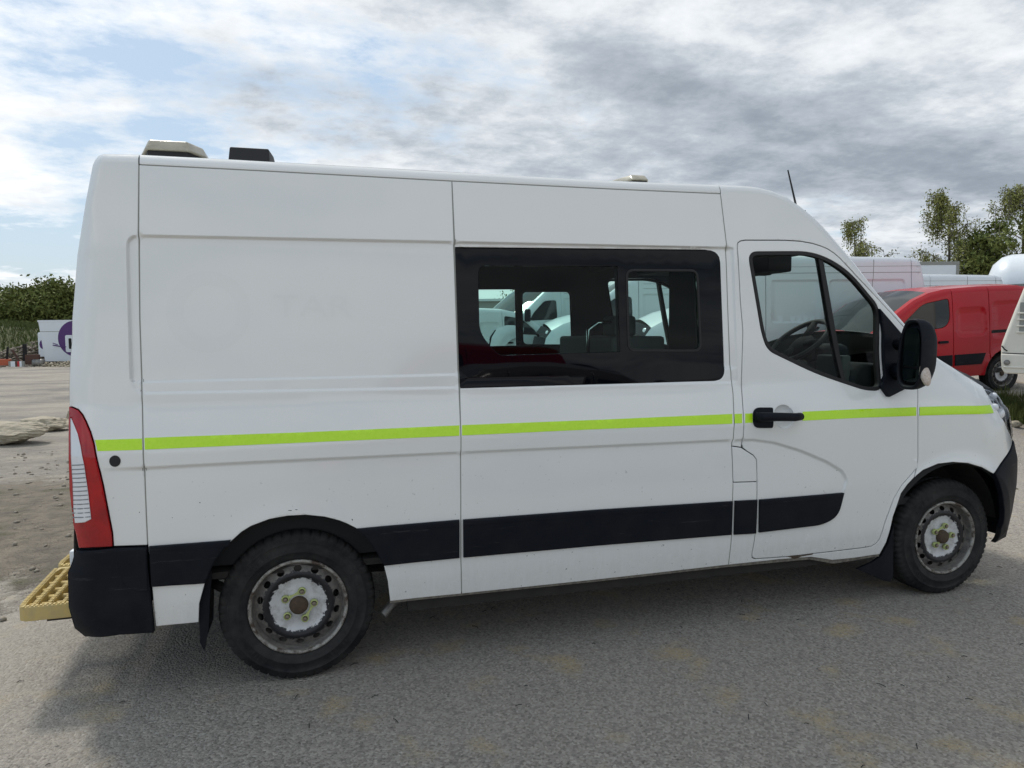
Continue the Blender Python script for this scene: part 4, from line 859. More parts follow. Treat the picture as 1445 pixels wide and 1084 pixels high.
        for a0, cnt in ((0.25, 6), (2.0, 9), (3.9, 5), (5.2, 7)):
            for k in range(cnt):
                a = a0+k*0.062; c_, s_ = math.cos(a), math.sin(a)
                if k % 4 == 3: continue
                hh = 0.013 if cnt != 9 else 0.009
                v = []
                for rr, tt in ((0.277-hh, -0.018), (0.277+hh, -0.018), (0.277+hh, 0.0+0.01*(k % 2)), (0.277-hh, 0.004)):
                    v.append((rr*math.cos(a+tt), rr*math.sin(a+tt)))
                rd.prism(v, -h-0.0058, -h-0.002)
        rd.obj('sidewall_marks', M['tyre'], w_)
    return w_
wheel(VAN, 0.0, -0.857, -1); wheel(VAN, 3.69, -0.857, -1, 'winter'); wheel(VAN, 0.0, 0.857, 1); wheel(VAN, 3.69, 0.857, 1, 'winter')
# ---------------- yellow rear step
ST = empty('rear_step', (0, 0, 0), 0, VAN)
def step_seg(y0, y1, xo0, xo1, name='step_tread'):
    n_ = 18; z1, z0 = 0.425, 0.362; base = empty(name, (0, 0, 0), 0, VAN) if False else ST
    xi = -0.935
    fr = MB(); ys = np.linspace(y0, y1, n_)
    def xo(y): return np.interp(y, [y0, y0+0.15*(y1-y0), y1], [xo0, xo0-0.01, xo1])
    rimw = 0.022
    # outer frame as a swept band, closed
    poly = [(xi, y0), (xo0+0.03, y0), (xo0, y0+0.02)]+[(xo(y), y) for y in ys[2:-2]]+[(xo1+0.02, y1), (xi, y1)]
    P = np.array(poly)[::-1] if area(poly) < 0 else np.array(poly); I = offset_poly(P, rimw); k = len(P)
    V = [(a, b, z0) for a, b in P]+[(a, b, z1) for a, b in P]+[(a, b, z1) for a, b in I]+[(a, b, z0) for a, b in I]
    F = []
    for i in range(k):
        j = (i+1) % k
        F += [(i, j, k+j, k+i), (k+i, k+j, 2*k+j, 2*k+i), (2*k+i, 2*k+j, 3*k+j, 3*k+i), (3*k+i, 3*k+j, j, i)]
    fr.add(V, F); fr.obj('step_frame', M['stepyellow'], ST, bevel=0.004)
    for t in (0.25, 0.5, 0.75):
        m_ = MB()
        for y in np.linspace(y0+0.01, y1-0.01, 2):
            pass
        a0 = xi+(xo(y0+0.02)-xi)*t; a1 = xi+(xo(y1-0.02)-xi)*t
        d = 0.010
        m_.add([(a0-d, y0+0.015, z0), (a0+d, y0+0.015, z0), (a1+d, y1-0.015, z0), (a1-d, y1-0.015, z0), (a0-d, y0+0.015, z1-0.001), (a0+d, y0+0.015, z1-0.001), (a1+d, y1-0.015, z1-0.001), (a1-d, y1-0.015, z1-0.001)], [(3, 2, 1, 0), (4, 5, 6, 7), (0, 1, 5, 4), (1, 2, 6, 5), (2, 3, 7, 6), (3, 0, 4, 7)])
        m_.obj('step_slat', M['stepyellow'], ST, bevel=0.003)
        teeth = MB()
        for y in np.linspace(y0+0.03, y1-0.03, int((y1-y0)/0.022)):
            u = (y-y0)/(y1-y0); xx = a0+(a1-a0)*u; teeth.box((xx-0.008, y-0.005, z1-0.002), (xx+0.008, y+0.005, z1+0.004))
        teeth.obj('grip_teeth', M['stepyellow'], ST)
    teeth = MB()
    for x_ in np.linspace(xo0+0.02, xi-0.02, 12): teeth.box((x_-0.005, y0+0.003, z1-0.002), (x_+0.005, y0+0.020, z1+0.004))
    for y in np.linspace(y0+0.03, y1-0.03, int((y1-y0)/0.022)): teeth.box((xo(y)+0.004, y-0.005, z1-0.002), (xo(y)+0.018, y+0.005, z1+0.004))
    teeth.obj('grip_teeth', M['stepyellow'], ST)
    for y in np.arange(y0+0.09, y1-0.04, 0.095):
        MB().tube([(xi-0.005, y, z1-0.030), (xo(y)+0.01, y, z1-0.030)], 0.016, 8).obj('step_crossbar', M['stepyellow'], ST, True)
step_seg(-0.845, -0.285, -1.160, -1.195)
step_seg(-0.262, 0.262, -1.195, -1.195)
step_seg(0.285, 0.845, -1.195, -1.160)
MB().box((-1.08, -0.76, 0.325), (-0.90, -0.62, 0.364)).box((-1.10, 0.70, 0.318), (-0.95, 0.80, 0.352)).obj('step_bracket', M['under'], VAN)
# ------------------------------------------------------------------ helpers for the surroundings
def gp(x, y):
    """where the sight line through survey pixel (x, y) meets the ground"""
    d = rayd(x, y); t = np.linspace(1, 90, 9000); P = CAM+d*t[:, None]; g_ = P[:, 2]-G(P[:, 0], P[:, 1]); j = np.argmax(g_ <= 0)
    return P[j] if g_[j] <= 0 else P[-1]
def at(x, D):
    p = atD(x, D); return np.array([p[0], p[1], float(G(p[0], p[1]))])
def fastmesh(name, V, F, m, parent=None, smooth=False):
    """V (n,3), F (m,k) numpy arrays"""
    me = bpy.data.meshes.new(name); V = np.asarray(V, np.float32); F = np.asarray(F, np.int32); k = F.shape[1]
    me.vertices.add(len(V)); me.vertices.foreach_set('co', V.ravel()); me.loops.add(F.size); me.loops.foreach_set('vertex_index', F.ravel())
    me.polygons.add(len(F)); me.polygons.foreach_set('loop_start', np.arange(0, F.size, k, dtype=np.int32)); me.polygons.foreach_set('loop_total', np.full(len(F), k, np.int32))
    if smooth: me.polygons.foreach_set('use_smooth', np.ones(len(F), bool))
    me.update(calc_edges=True); me.materials.append(m); o = bpy.data.objects.new(name, me); COL.objects.link(o)
    if parent: o.parent = parent
    return o
def scatter_rocks(name, P, S, m, parent=None, flat=0.7):
    base = np.array([(1, 0, 0), (-1, 0, 0), (0, 1, 0), (0, -1, 0), (0, 0, 1), (0, 0, -1), (.6, .6, .5), (-.6, .55, .4), (.5, -.6, -.5), (-.55, -.6, .5)], float)
    fc = np.array([(0, 2, 6), (2, 4, 6), (4, 0, 6), (2, 1, 7), (1, 4, 7), (4, 2, 7), (1, 3, 9), (3, 4, 9), (4, 1, 9), (0, 4, 3), (0, 3, 8), (3, 5, 8), (5, 0, 8), (2, 0, 5), (1, 2, 5), (3, 1, 5)])
    n = len(P); a = RNG.uniform(0, 2*PI, n); V = base[None]*RNG.uniform(0.6, 1.2, (n, 10, 1))*np.array([1, 1, flat])*RNG.uniform(0.6, 1.1, (n, 1, 3))*S[:, None, None]
    x = V[..., 0]*np.cos(a)[:, None]-V[..., 1]*np.sin(a)[:, None]; y = V[..., 0]*np.sin(a)[:, None]+V[..., 1]*np.cos(a)[:, None]
    V = np.stack([x, y, V[..., 2]], -1)+P[:, None]
    return fastmesh(name, V.reshape(-1, 3), (fc[None]+np.arange(n)[:, None, None]*10).reshape(-1, 3), m, parent)
def leafmat(name, c1, c2):
    def ex(t, b, c):
        n = tnoise(t, c.outputs['Object'], 1.3, 5, 0.7); n2 = tnoise(t, c.outputs['Object'], 14, 2, 0.5)
        x = tmix(t, tmap(t, n, 0.35, 0.65), c1, c2); x = tmix(t, tmap(t, n2, 0.4, 0.65, 0, 0.6), x, tuple(v*0.55 for v in c1)); t.links.new(x, b.inputs['Base Color'])
        b.inputs['Transmission Weight'].default_value = 0.0
    return mat(name, c1, 0.7, extra=ex, spec=0.2)
M['leaf_dark'] = leafmat('bush_leaves', (0.085, 0.115, 0.03), (0.24, 0.26, 0.075))
M['leaf_birch'] = leafmat('birch_leaves', (0.18, 0.20, 0.055), (0.36, 0.36, 0.12))
M['grassm'] = leafmat('grass_blades', (0.07, 0.11, 0.025), (0.17, 0.18, 0.06))
M['grassfar'] = leafmat('bank_grass', (0.075, 0.10, 0.03), (0.15, 0.17, 0.06))
def leaves(name, C, s, m, parent, jit=0.5):
    n = len(C); u = RNG.normal(size=(n, 3)); u /= np.linalg.norm(u, axis=1)[:, None]; v = RNG.normal(size=(n, 3)); v -= (v*u).sum(1)[:, None]*u; v /= np.linalg.norm(v, axis=1)[:, None]
    sz = s*RNG.uniform(1-jit, 1+jit, n)[:, None]
    V = np.stack([C-u*sz, C+v*sz*0.45, C+u*sz, C-v*sz*0.45], 1)
    return fastmesh(name, V.reshape(-1, 3), np.arange(4*n).reshape(-1, 4), m, parent)
def tree(p, h, wd, kind, label, n=9000, group=None, name=None, cat='tree', leaf=None, dens=1.0):
    r = empty(name or ('birch_tree' if kind == 'birch' else 'bushy_tree'), tuple(p)); tag(r, label, cat, group)
    tr = MB(); seg = []
    nst = {'birch': 1, 'bush': 4, 'bare': 3}[kind]
    for q in range(nst):
        ang = RNG.uniform(0, 2*PI); sp = 0 if nst == 1 else wd*0.22
        base = np.array([0.15*math.cos(ang)*(nst > 1), 0.15*math.sin(ang)*(nst > 1), -0.1]); top = np.array([sp*math.cos(ang)+RNG.normal()*0.05*wd, sp*math.sin(ang), h*RNG.uniform(0.78, 0.97)])
        T = np.linspace(0, 1, 9); tp_ = [base+(top-base)*t+np.array([math.sin(t*5+q), math.cos(t*4+q), 0])*0.03*h*t for t in T]
        tr.tube([tuple(a) for a in tp_], [max(0.012, (0.012*h+0.03)*(1-t*0.9)/(1 if nst == 1 else 1.5)) for t in T], 7)
        nb = 26 if kind == 'birch' else 16
        for k in range(nb):
            t = RNG.uniform(0.22 if kind == 'birch' else 0.10, 1.0); j = min(7, int(t*8)); s0 = tp_[j]+(tp_[j+1]-tp_[j])*(t*8-j)
            a = RNG.uniform(0, 2*PI); prof = math.sin(PI*min(1, max(0.08, (1.05-t)*0.95)))**0.7 if kind == 'birch' else math.sqrt(max(0.05, 1-(t*0.95-0.25)**2*1.4))
            ln = wd/2*prof*RNG.uniform(0.55, 1.05); up_ = RNG.uniform(0.5, 1.2) if kind == 'birch' else RNG.uniform(0.0, 0.7)
            e = s0+np.array([math.cos(a)*ln, math.sin(a)*ln, ln*up_*0.8]); mid = (s0+e)/2+np.array([0, 0, ln*0.10])
            tr.tube([tuple(s0), tuple(mid), tuple(e)], [0.004*h*0.9, 0.003*h*0.8, 0.008], 5, False); seg.append((s0, mid, e, ln))
    tr.obj('trunk', M['bark'], r, True)
    C = []; per = int(n*(1.5 if kind == 'birch' else 1.3)/len(seg)); tw = MB()
    for (s0, mid, e, ln) in seg:
        if kind == 'birch':
            nt_ = 13
            for _ in range(nt_):
                t = RNG.uniform(0.35, 1.0); b = mid+(e-mid)*(t*2-1) if t > 0.5 else s0+(mid-s0)*t*2; b = b+RNG.normal(size=3)*0.12
                dr = RNG.uniform(0.5, 1.9)*min(1.0, h/9); k = per//nt_; tt = RNG.uniform(0, 1, k)
                sw = np.array([RNG.normal()*0.12, RNG.normal()*0.12, -dr]); C.append(b+tt[:, None]*sw+RNG.normal(size=(k, 3))*0.17)
                tw.tube([tuple(b), tuple(b+sw)], 0.012, 3, False)
        else:
            nc = 5; k = max(1, per//nc)
            for _ in range(nc):
                t = RNG.uniform(0.4, 1.08); b = s0+(e-s0)*t+RNG.normal(size=3)*0.10*ln; rr = (0.085 if kind == 'bush' else 0.05)*wd
                C.append(b+RNG.normal(size=(k, 3))*rr*np.array([1, 1, 0.75]))
    if tw.V: tw.obj('twigs', M['bark'], r)
    C = np.concatenate(C); C = C[C[:, 2] > 0.05]; n = 0
    leaves('crown', C, leaf or (0.075 if kind == 'birch' else 0.14), M['leaf_birch'] if kind == 'birch' else M['leaf_dark'], r)
    return r
# ------------------------------------------------------------------ simpler parked vehicles (same flank technique, fewer pieces)
def clipx(poly, x0, x1):
    def cl(P, f, g_):
        o = []
        for a, b in zip(P, P[1:]+P[:1]):
            if f(a): o.append(a)
            if f(a) != f(b): o.append(g_(a, b))
        return o
    P = [tuple(p) for p in poly]
    def cut(xc): return lambda a, b: (xc, a[1]+(b[1]-a[1])*(xc-a[0])/(b[0]-a[0]))
    P = cl(P, lambda p: p[0] >= x0, cut(x0)); return np.array(cl(P, lambda p: p[0] <= x1, cut(x1))) if P else None
def rrect(x0, z0, x1, z1, r): return fillet([(x0, z0), (x1, z0), (x1, z1), (x0, z1)], r, 5)
def vehicle(name, label, cat, edge, W0, paint, seams, wins, axles, loc, rz, rects=(), mould=None, group=None, ws=(0, 0), bon=0, nose=0, wheels=True, cell=0.12, strakes=(), lamps=True, rail=None):
    root = empty(name, tuple(loc), rz); tag(root, label, cat, group)
    def W(X_, Z_): return W0*(1-0.085*sm(0.9, 2.6, Z_)-0.03*sm(0.6, 0.2, Z_))
    b = Body([(x, z, 0.05 if x < edge[-1][0]-0.9 else 0.12, 0.09 if x < edge[-1][0]-0.9 else 0.32) for x, z in edge], W)
    def f(X_, Z_):
        P = np.stack([X_, Z_], 1); o = np.zeros(len(P))
        for rp, dep in rects: d, _, _ = segdist(P, rp, True); o = o+np.where(inpoly(P, rp), dep*np.clip(d/0.025, 0, 1), 0)
        for (ax, az, ar) in axles: r_ = np.hypot(P[:, 0]-ax, P[:, 1]-az); o = o-0.018*np.clip(1-(r_-ar)/0.08, 0, 1)
        return o
    b.feats = [f]; pts = []
    for rp, dep in rects:
        q = resample(rp, 0.07); d = np.roll(q, -1, 0)-np.roll(q, 1, 0); n_ = np.stack([-d[:, 1], d[:, 0]], 1); n_ /= np.hypot(*n_.T)[:, None]+1e-9
        pts += [q, q+n_*0.025, q-n_*0.006]
    pts += [b.edge+0, ]; b.fpts = np.concatenate(pts+[resample(b.edge, 0.1, False)+np.array([0, -0.05])])
    zb = edge[0][1]; bottom = []
    x_end = edge[-1][0]; P = [tuple(e) for e in edge]
    for (ax, az, ar) in sorted(axles, reverse=True):
        P.append((ax+math.sqrt(max(0.01, ar**2-(az-zb)**2)), zb)); P += [(ax+ar*math.cos(t), az+ar*math.sin(t)) for t in np.linspace(math.asin((zb-az)/ar)+0.02, PI-math.asin((zb-az)/ar)-0.02, 14)]; P.append((ax-math.sqrt(max(0.01, ar**2-(az-zb)**2)), zb))
    flank = P; xs = [edge[0][0]-1]+list(seams)+[x_end+1]
    kw = dict(cell=cell, ring=0.06, gap=0.005, bevel=0.006, depth=0.02)
    first = None
    for i in range(len(xs)-1):
        c = clipx(flank, xs[i], xs[i+1])
        if c is None or len(c) < 3: continue
        keep = [c[0]]
        for p in c[1:]:
            if np.hypot(*(p-keep[-1])) > 1e-4: keep.append(p)
        c = np.array(keep); hs = [w_ for w_ in wins if xs[i] <= w_[:, 0].mean() <= xs[i+1]]
        o1, o2 = b.panel('cab_door' if hs else 'side_panel', c, paint, root, holes=hs, **kw)
        for w_ in hs:
            for o_, sc in ((o1, 1), (o2, -1)):
                g_ = b.panel('door_window', w_, M['trans_grey'], o_, gap=0.002, off=-0.008, bevel=0.002, depth=0.002, feats=False, cell=0.3, mirror=False); g_.scale = (1, sc, 1)
                h_ = b.panel('door_handle', rrect(w_[:, 0].min()+0.06, w_[:, 1].min()-0.22, w_[:, 0].min()+0.24, w_[:, 1].min()-0.18, 0.015), M['plastic'], o_, gap=0, off=0.03, bevel=0.006, depth=0.04, feats=False, cell=0.3, mirror=False); h_.scale = (1, sc, 1)
    if mould:
        for mm in mould: b.panel('side_moulding', np.array(mm), M['plastic'], root, off=0.015, gap=0, bevel=0.006, depth=0.02, feats=False, cell=0.3)
    for st in strakes: b.panel('sliding_rail' if cat == 'van' and W0 < 1 else 'body_seam', np.array(st), M['gap'] if W0 < 1 else M['sealer'], root, off=0.003, gap=0, bevel=0.001, depth=0.004, feats=False, cell=0.3)
    i0, i1 = ws; top = bon
    b.loft('roof', 3, i0, paint, root, 0.06, 12); wsd = b.loft('windscreen', i0, i1, M['trans_grey'], root, [0.08, 0.15], 12, t0=-0.92, t1=0.92)
    for t0, t1 in ((-1, -0.92), (0.92, 1)): b.loft('windscreen_pillar', i0, i1, paint, root, [0.08, 0.15], 2, t0=t0, t1=t1)
    b.loft('bonnet', i1, bon, paint, root, [0.15, 0.2], 12); b.loft('front_grille', bon, nose, M['plastic'], root, 0.2, 12); b.loft('front_bumper', nose, len(edge)-1, M['plastic'], root, 0.2, 12)
    b.loft('rear_door', 0, 3, paint, root, 0.02, 8)
    e = np.array(edge)
    MB().box((e[:, 0].min()+0.1, -W0*0.9, zb+0.02), (e[:, 0].max()-0.5, W0*0.9, zb+0.10)).obj('floor_pan', M['under'], root)
    if lamps:
        zl = e[bon][1]; xl = e[bon][0]
        for sg in (-1, 1):
            MB().lathe([(0.0, 0.13), (0.09, 0.10), (0.13, 0.0), (0.12, -0.06)], 16, 'x', (xl+0.02, sg*W0*0.70, zl-0.10)).obj('headlamp', M['lamp_white'], root, True)
            MB().box((e[0][0]-0.012, sg*W0*0.93-0.05, zb+0.45), (e[0][0]+0.06, sg*W0*0.93+0.05, zb+0.95)).obj('rear_lamp', M['lamp_red'], root, bevel=0.012)
            xm = e[i1][0]-0.28; mr = MB().box((xm-0.05, -0.09, -0.17), (xm+0.07, 0.09, 0.17)).obj('door_mirror', M['plastic'], root, bevel=0.045, seg=4); mr.location = (0, sg*(W0+0.08), e[i1][1]+0.12)
    if wheels:
        for (ax, az, ar) in axles:
            for sg in (-1, 1):
                wk = wheel(root, ax, sg*(W0-0.16), sg, full=False, R=ar-0.10, wd=0.2); wk.location.z = ar-0.10
                if ar-0.10 != 0.348: wk.scale = (1, 1, 1)
            MB().box((ax-ar, -W0+0.3, zb), (ax+ar, W0-0.3, az+ar*0.8)).obj('wheel_housing', M['gap'], root)
    return root
E_high = [(x_, z_*0.94) for x_, z_ in [(-0.98, 0.36), (-1.02, 0.9), (-0.98, 1.6), (-0.88, 2.28), (-0.82, 2.40), (-0.68, 2.45), (0.5, 2.48), (1.75, 2.49), (2.10, 2.45), (2.40, 2.34), (2.66, 2.17), (3.05, 1.86), (3.40, 1.56), (3.66, 1.36), (4.0, 1.24), (4.28, 1.08), (4.42, 0.88), (4.48, 0.62), (4.45, 0.36)]]
E_low = [(x, z*0.985) for x, z in E_high]
E_small = [(-0.72, 0.32), (-0.77, 0.75), (-0.73, 1.25), (-0.60, 1.66), (-0.50, 1.76), (-0.30, 1.80), (0.5, 1.81), (1.15, 1.79), (1.45, 1.74), (1.75, 1.63), (2.05, 1.45), (2.40, 1.20), (2.62, 1.06), (3.0, 0.99), (3.3, 0.88), (3.48, 0.72), (3.56, 0.5), (3.54, 0.32)]
E_hatch = [(-0.62, 0.25), (-0.70, 0.6), (-0.66, 0.95), (-0.45, 1.30), (-0.25, 1.42), (0.2, 1.47), (0.7, 1.48), (1.1, 1.46), (1.4, 1.38), (1.75, 1.20), (2.10, 0.98), (2.5, 0.93), (2.9, 0.86), (3.15, 0.74), (3.25, 0.5), (3.22, 0.25)]
win_high = fillet([(2.28, 1.30), (3.25, 1.26), (3.12, 1.46), (2.72, 1.80), (2.30, 1.83)], [0.1, 0.06, 0.1, 0.1, 0.08], 5)
win_low = fillet([(2.28, 1.25), (3.25, 1.22), (3.12, 1.42), (2.78, 1.66), (2.30, 1.68)], [0.1, 0.06, 0.1, 0.1, 0.08], 5)
win_small = fillet([(1.10, 1.16), (2.12, 1.12), (1.98, 1.28), (1.62, 1.56), (1.12, 1.63)], [0.28, 0.05, 0.15, 0.12, 0.06], 6)
win_hatch = fillet([(1.05, 0.98), (1.85, 0.96), (1.62, 1.15), (1.38, 1.30), (1.05, 1.36)], [0.05, 0.05, 0.1, 0.1, 0.03], 5)
win_hatch2 = fillet([(0.02, 0.98), (0.95, 0.98), (0.95, 1.37), (0.30, 1.36), (0.02, 1.22)], [0.1, 0.03, 0.03, 0.1, 0.1], 5)
AX = [(0, 0.345, 0.448), (3.69, 0.345, 0.448)]
PI_ = PI
def rear_at(xpx, D, ang):
    """vehicle pose: rear bumper seen at pixel column xpx, depth D; ang = direction the nose points"""
    p = at(xpx, D); return (p[0]+1.0*math.cos(ang)+math.sin(ang), p[1]+1.0*math.sin(ang)-math.cos(ang), p[2]), ang
def big_van(xpx, D, ang, E_, win, label, rects, seams=(-0.66, 1.0, 2.12), group=None, z=None, **k):
    loc, rz = rear_at(xpx, D, ang)
    if z is not None: loc = (loc[0], loc[1], z)
    n = len(E_); return vehicle('parked_van', label, 'van', E_, 1.0, M['white2'], seams, [win]+([] if 'w2' not in k else k.pop('w2')), AX, loc, rz, rects=rects, mould=[[(-0.5+1.1, 0.52), (2.1, 0.52), (2.1, 0.70), (0.6, 0.70)], [(2.16, 0.52), (3.1, 0.52), (3.2, 0.70), (2.16, 0.70)]], group=group, ws=(9, 13), bon=15, nose=16, strakes=[[(-0.84, 2.02), (2.0, 2.02), (2.0, 2.03), (-0.84, 2.03)], [(-0.84, 2.14), (2.0, 2.14), (2.0, 2.147), (-0.84, 2.147)], [(0.11, 1.0), (0.12, 1.0), (0.06, 2.27), (0.05, 2.27)]])
R_high = [(rrect(-0.55, 1.08, 0.92, 1.90, 0.10), 0.02), (rrect(1.08, 1.08, 2.02, 1.90, 0.06), 0.02)]
big_van(1311, 13.4, PI-0.26, E_high, win_high, 'tall white van directly behind the crew van, its ribbed rear end showing above the windscreen', R_high)
R_low = [(rrect(-0.55, 1.05, 0.92, 1.72, 0.08), 0.015), (rrect(1.08, 1.05, 2.02, 1.72, 0.06), 0.015)]
big_van(1424, 17.3, PI-0.22, E_low, win_high, 'long white van whose plain flank shows just above the red van roof', R_low)
big_van(1075, 17.6, PI-0.20, E_high, win_high, 'white van seen in the sliding pane, its dark door window at the pane edge', R_high)
big_van(905, 21.5, PI+0.35, E_high, win_high, 'white van with sloping windscreen facing left, seen through the crew window', R_high)
def small_van(name, label, paint, loc, rz, cat='van'):
    rr = [(rrect(-0.45, 0.92, 0.28, 1.55, 0.10), 0.012), (rrect(0.38, 0.98, 1.0, 1.48, 0.14), 0.014)]
    return vehicle(name, label, cat, E_small, 0.90, paint, (0.33, 1.05, 2.35), [win_small], [(0, 0.32, 0.42), (2.73, 0.32, 0.42)], loc, rz, rects=rr,
                   mould=[[(0.50, 0.52), (1.03, 0.52), (1.03, 0.70), (0.42, 0.70)], [(1.08, 0.52), (2.25, 0.52), (2.28, 0.70), (1.08, 0.70)]], ws=(8, 12), bon=14, nose=15, strakes=[[(-0.40, 1.02), (0.30, 1.02), (0.30, 1.07), (-0.40, 1.07)]])
pr_ = at(1429, 11.9); RZ = math.radians(177)
redv = small_van('red_van', 'small red panel van parked beyond the bonnet with black side mouldings', M['red'], (pr_[0]-0.1, pr_[1]+0.85, pr_[2]-0.03), RZ); redv.rotation_euler = (0, math.radians(2.5), RZ)
q = at(640, 19.0); small_van('small_van', 'low white van with rounded bonnet at lower left of the crew window view', M['white2'], (q[0], q[1], q[2]), math.radians(10))
# ------------------------------------------------------------------ box lorries
def lorry(label, loc, rz, Ln, H, paint, wdt=2.4, name='box_lorry', cab=True, floor=0.95):
    r = empty(name, tuple(loc), rz); tag(r, label, 'lorry')
    MB().box((0, -wdt/2, floor), (Ln, wdt/2, H)).obj('cargo_box', paint, r, bevel=0.02)
    for z_ in (floor-0.02, H-0.10): MB().box((-0.015, -wdt/2-0.015, z_), (Ln+0.015, wdt/2+0.015, z_+0.12)).obj('edge_rail', M['innergrey'] if z_ < 1.5 else M['sealer'], r, bevel=0.01)
    for x_ in (0.0, Ln-0.09): MB().box((x_-0.01, -wdt/2-0.018, floor+0.1), (x_+0.10, wdt/2+0.018, H-0.1)).obj('corner_post', M['sealer'], r, bevel=0.01)
    MB().box((0.1, -0.5, 0.7), (Ln+0.3, 0.5, 0.93)).obj('chassis_frame', M['under'], r)
    for x_ in (1.0, Ln+1.0 if cab else Ln-1.2):
        for sg in (-1, 1): wk = wheel(r, x_, sg*(wdt/2-0.16), sg, full=False, R=0.44, wd=0.26); wk.location.z = 0.44
    if cab:
        c = MB().prism([(Ln+0.15, 0.55), (Ln+1.75, 0.55), (Ln+1.82, 1.3), (Ln+1.60, 2.25), (Ln+0.25, 2.35)], -1.05, 1.05).obj('cab', paint, r, bevel=0.08, seg=3)
        MB().add([(Ln+1.835, -0.92, 1.36), (Ln+1.835, 0.92, 1.36), (Ln+1.665, 0.85, 2.10), (Ln+1.665, -0.85, 2.10)], [(0, 1, 2, 3)]).obj('windscreen', M['trans_grey'], c)
        for sg in (-1, 1): MB().box((Ln+0.7, sg*1.052-0.004, 1.35), (Ln+1.45, sg*1.052+0.004, 2.0)).obj('side_window', M['trans_grey'], c)
    return r
lp = at(1322, 27); lorry('white box lorry whose square top shows above the vans', (lp[0], lp[1], lp[2]), PI-0.27, 6.0, 4.0-lp[2]-0.02, M['white2'])
lp = at(736, 31); lorry('white box lorry beyond the small van, seen through the left part of the crew window', (lp[0], lp[1], lp[2]), PI-0.25, 4.4, 2.45-lp[2], M['white2'])
# white lorry with a purple roundel, far left
lp = at(57, 38.0); PL = empty('box_trailer', (lp[0], lp[1], 0.0), -0.27); tag(PL, 'white trailer body with a large purple roundel beside the rubble heap', 'trailer')
sc = 38.0/FPX
zt = 1.59+(477-455)*sc; zb_ = 1.59+(477-513)*sc
MB().add([(-0.10, 0, zt), (6, 0, zt), (6, 2.4, zt), (-0.10, 2.4, zt), (0.16, 0, zb_), (6, 0, zb_), (6, 2.4, zb_), (0.16, 2.4, zb_)], [(0, 1, 2, 3), (7, 6, 5, 4), (0, 4, 5, 1), (1, 5, 6, 2), (2, 6, 7, 3), (3, 7, 4, 0)]).obj('cargo_box', M['white2'], PL, bevel=0.02)
MB().box((-0.12, -0.012, zt-0.09), (6.02, 0.05, zt+0.01)).obj('roof_rail', M['white2'], PL)
MB().box((-0.02, -0.006, zt-0.62), (6.0, 0.0, zt-0.595)).obj('panel_seam', M['sealer'], PL)
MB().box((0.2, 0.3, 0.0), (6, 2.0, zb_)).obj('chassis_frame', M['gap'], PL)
cxr = (107-57)*sc; czr = 1.59+(477-481)*sc; a = np.linspace(0, 2*PI, 41)[:-1]
MB().prism([(cxr+25.5*sc*math.cos(q), czr+25.5*sc*math.sin(q)) for q in a], -0.012, -0.001).obj('purple_roundel', M['purple'], PL)
def ring_prism(o_, i_, y0, y1):
    m_ = MB(); n_ = len(o_); V = [(x, y0, z) for x, z in o_]+[(x, y0, z) for x, z in i_]+[(x, y1, z) for x, z in o_]+[(x, y1, z) for x, z in i_]
    F = []
    for k in range(n_): j = (k+1) % n_; F += [(k, j, n_+j, n_+k), (2*n_+k, 2*n_+j, j, k), (n_+k, n_+j, 3*n_+j, 3*n_+k)]
    return m_.add(V, F)
lx0, lx1, lz0, lz1 = (92-57)*sc, (104-57)*sc, 1.59+(477-500)*sc, 1.59+(477-476)*sc
ring_prism(fillet([(lx0, lz0), (lx1, lz0), (lx1, lz1), (lx0, lz1)], 0.10, 4), fillet([(lx0+0.17, lz0+0.17), (lx1-0.12, lz0+0.17), (lx1-0.12, lz1-0.17), (lx0+0.17, lz1-0.17)], 0.06, 4), -0.03, -0.013).obj('logo_letter', M['white2'], PL)
MB().box((lx0+0.16, -0.016, lz0+0.16), (lx1-0.11, -0.013, lz1-0.16)).obj('logo_counter', M['gap'], PL)
MB().tube([(17*sc*1.0, -0.015, 1.59-(490-477)*sc), (28*sc, -0.015, 1.59-(492-477)*sc), (36*sc, -0.015, 1.59-(492.5-477)*sc)], 0.03, 5).tube([(17*sc, -0.015, 1.59-(487-477)*sc), (24*sc, -0.015, 1.59-(489.5-477)*sc)], 0.02, 5).obj('purple_swoosh', M['purple'], PL)
MB().box((-0.42, 0.35, 1.59+(477-507)*sc), (-0.05, 1.8, 1.59+(477-472)*sc)).obj('front_housing', M['white2'], PL, bevel=0.06)
MB().lathe([(0.0, -0.02), (0.24, 0.0), (0.25, 0.12)], 18, 'y', (-0.22, 0.34, 1.59+(477-489)*sc)).obj('purple_marking', M['purple'], PL).scale = (0.7, 1, 1.0)
# ------------------------------------------------------------------ long grey building with a red stripe, seen through the crew window
bp_ = at(560, 52); BL = empty('long_shed', (bp_[0], bp_[1], 0.4), -0.27); tag(BL, 'long grey shed with a red stripe behind the vans, seen through the crew window', 'shed')
MB().box((0, 0, 0), (26, 8, 3.45)).obj('wall', M['concrete'], BL); MB().box((-0.2, -0.25, 3.45), (26.2, 8.2, 3.62)).obj('roof', M['white2'], BL)
MB().box((0, -0.03, 2.15), (26, 0.0, 2.45)).obj('red_stripe', M['redstripe'], BL); MB().box((0, -0.05, 1.55), (26, 0.0, 2.12)).obj('white_band', M['white2'], BL)
for k in range(26): MB().box((k*1.0+0.02, -0.02, 2.5), (k*1.0+0.06, 0.0, 3.44)).obj('cladding_rib', M['concrete'], BL)
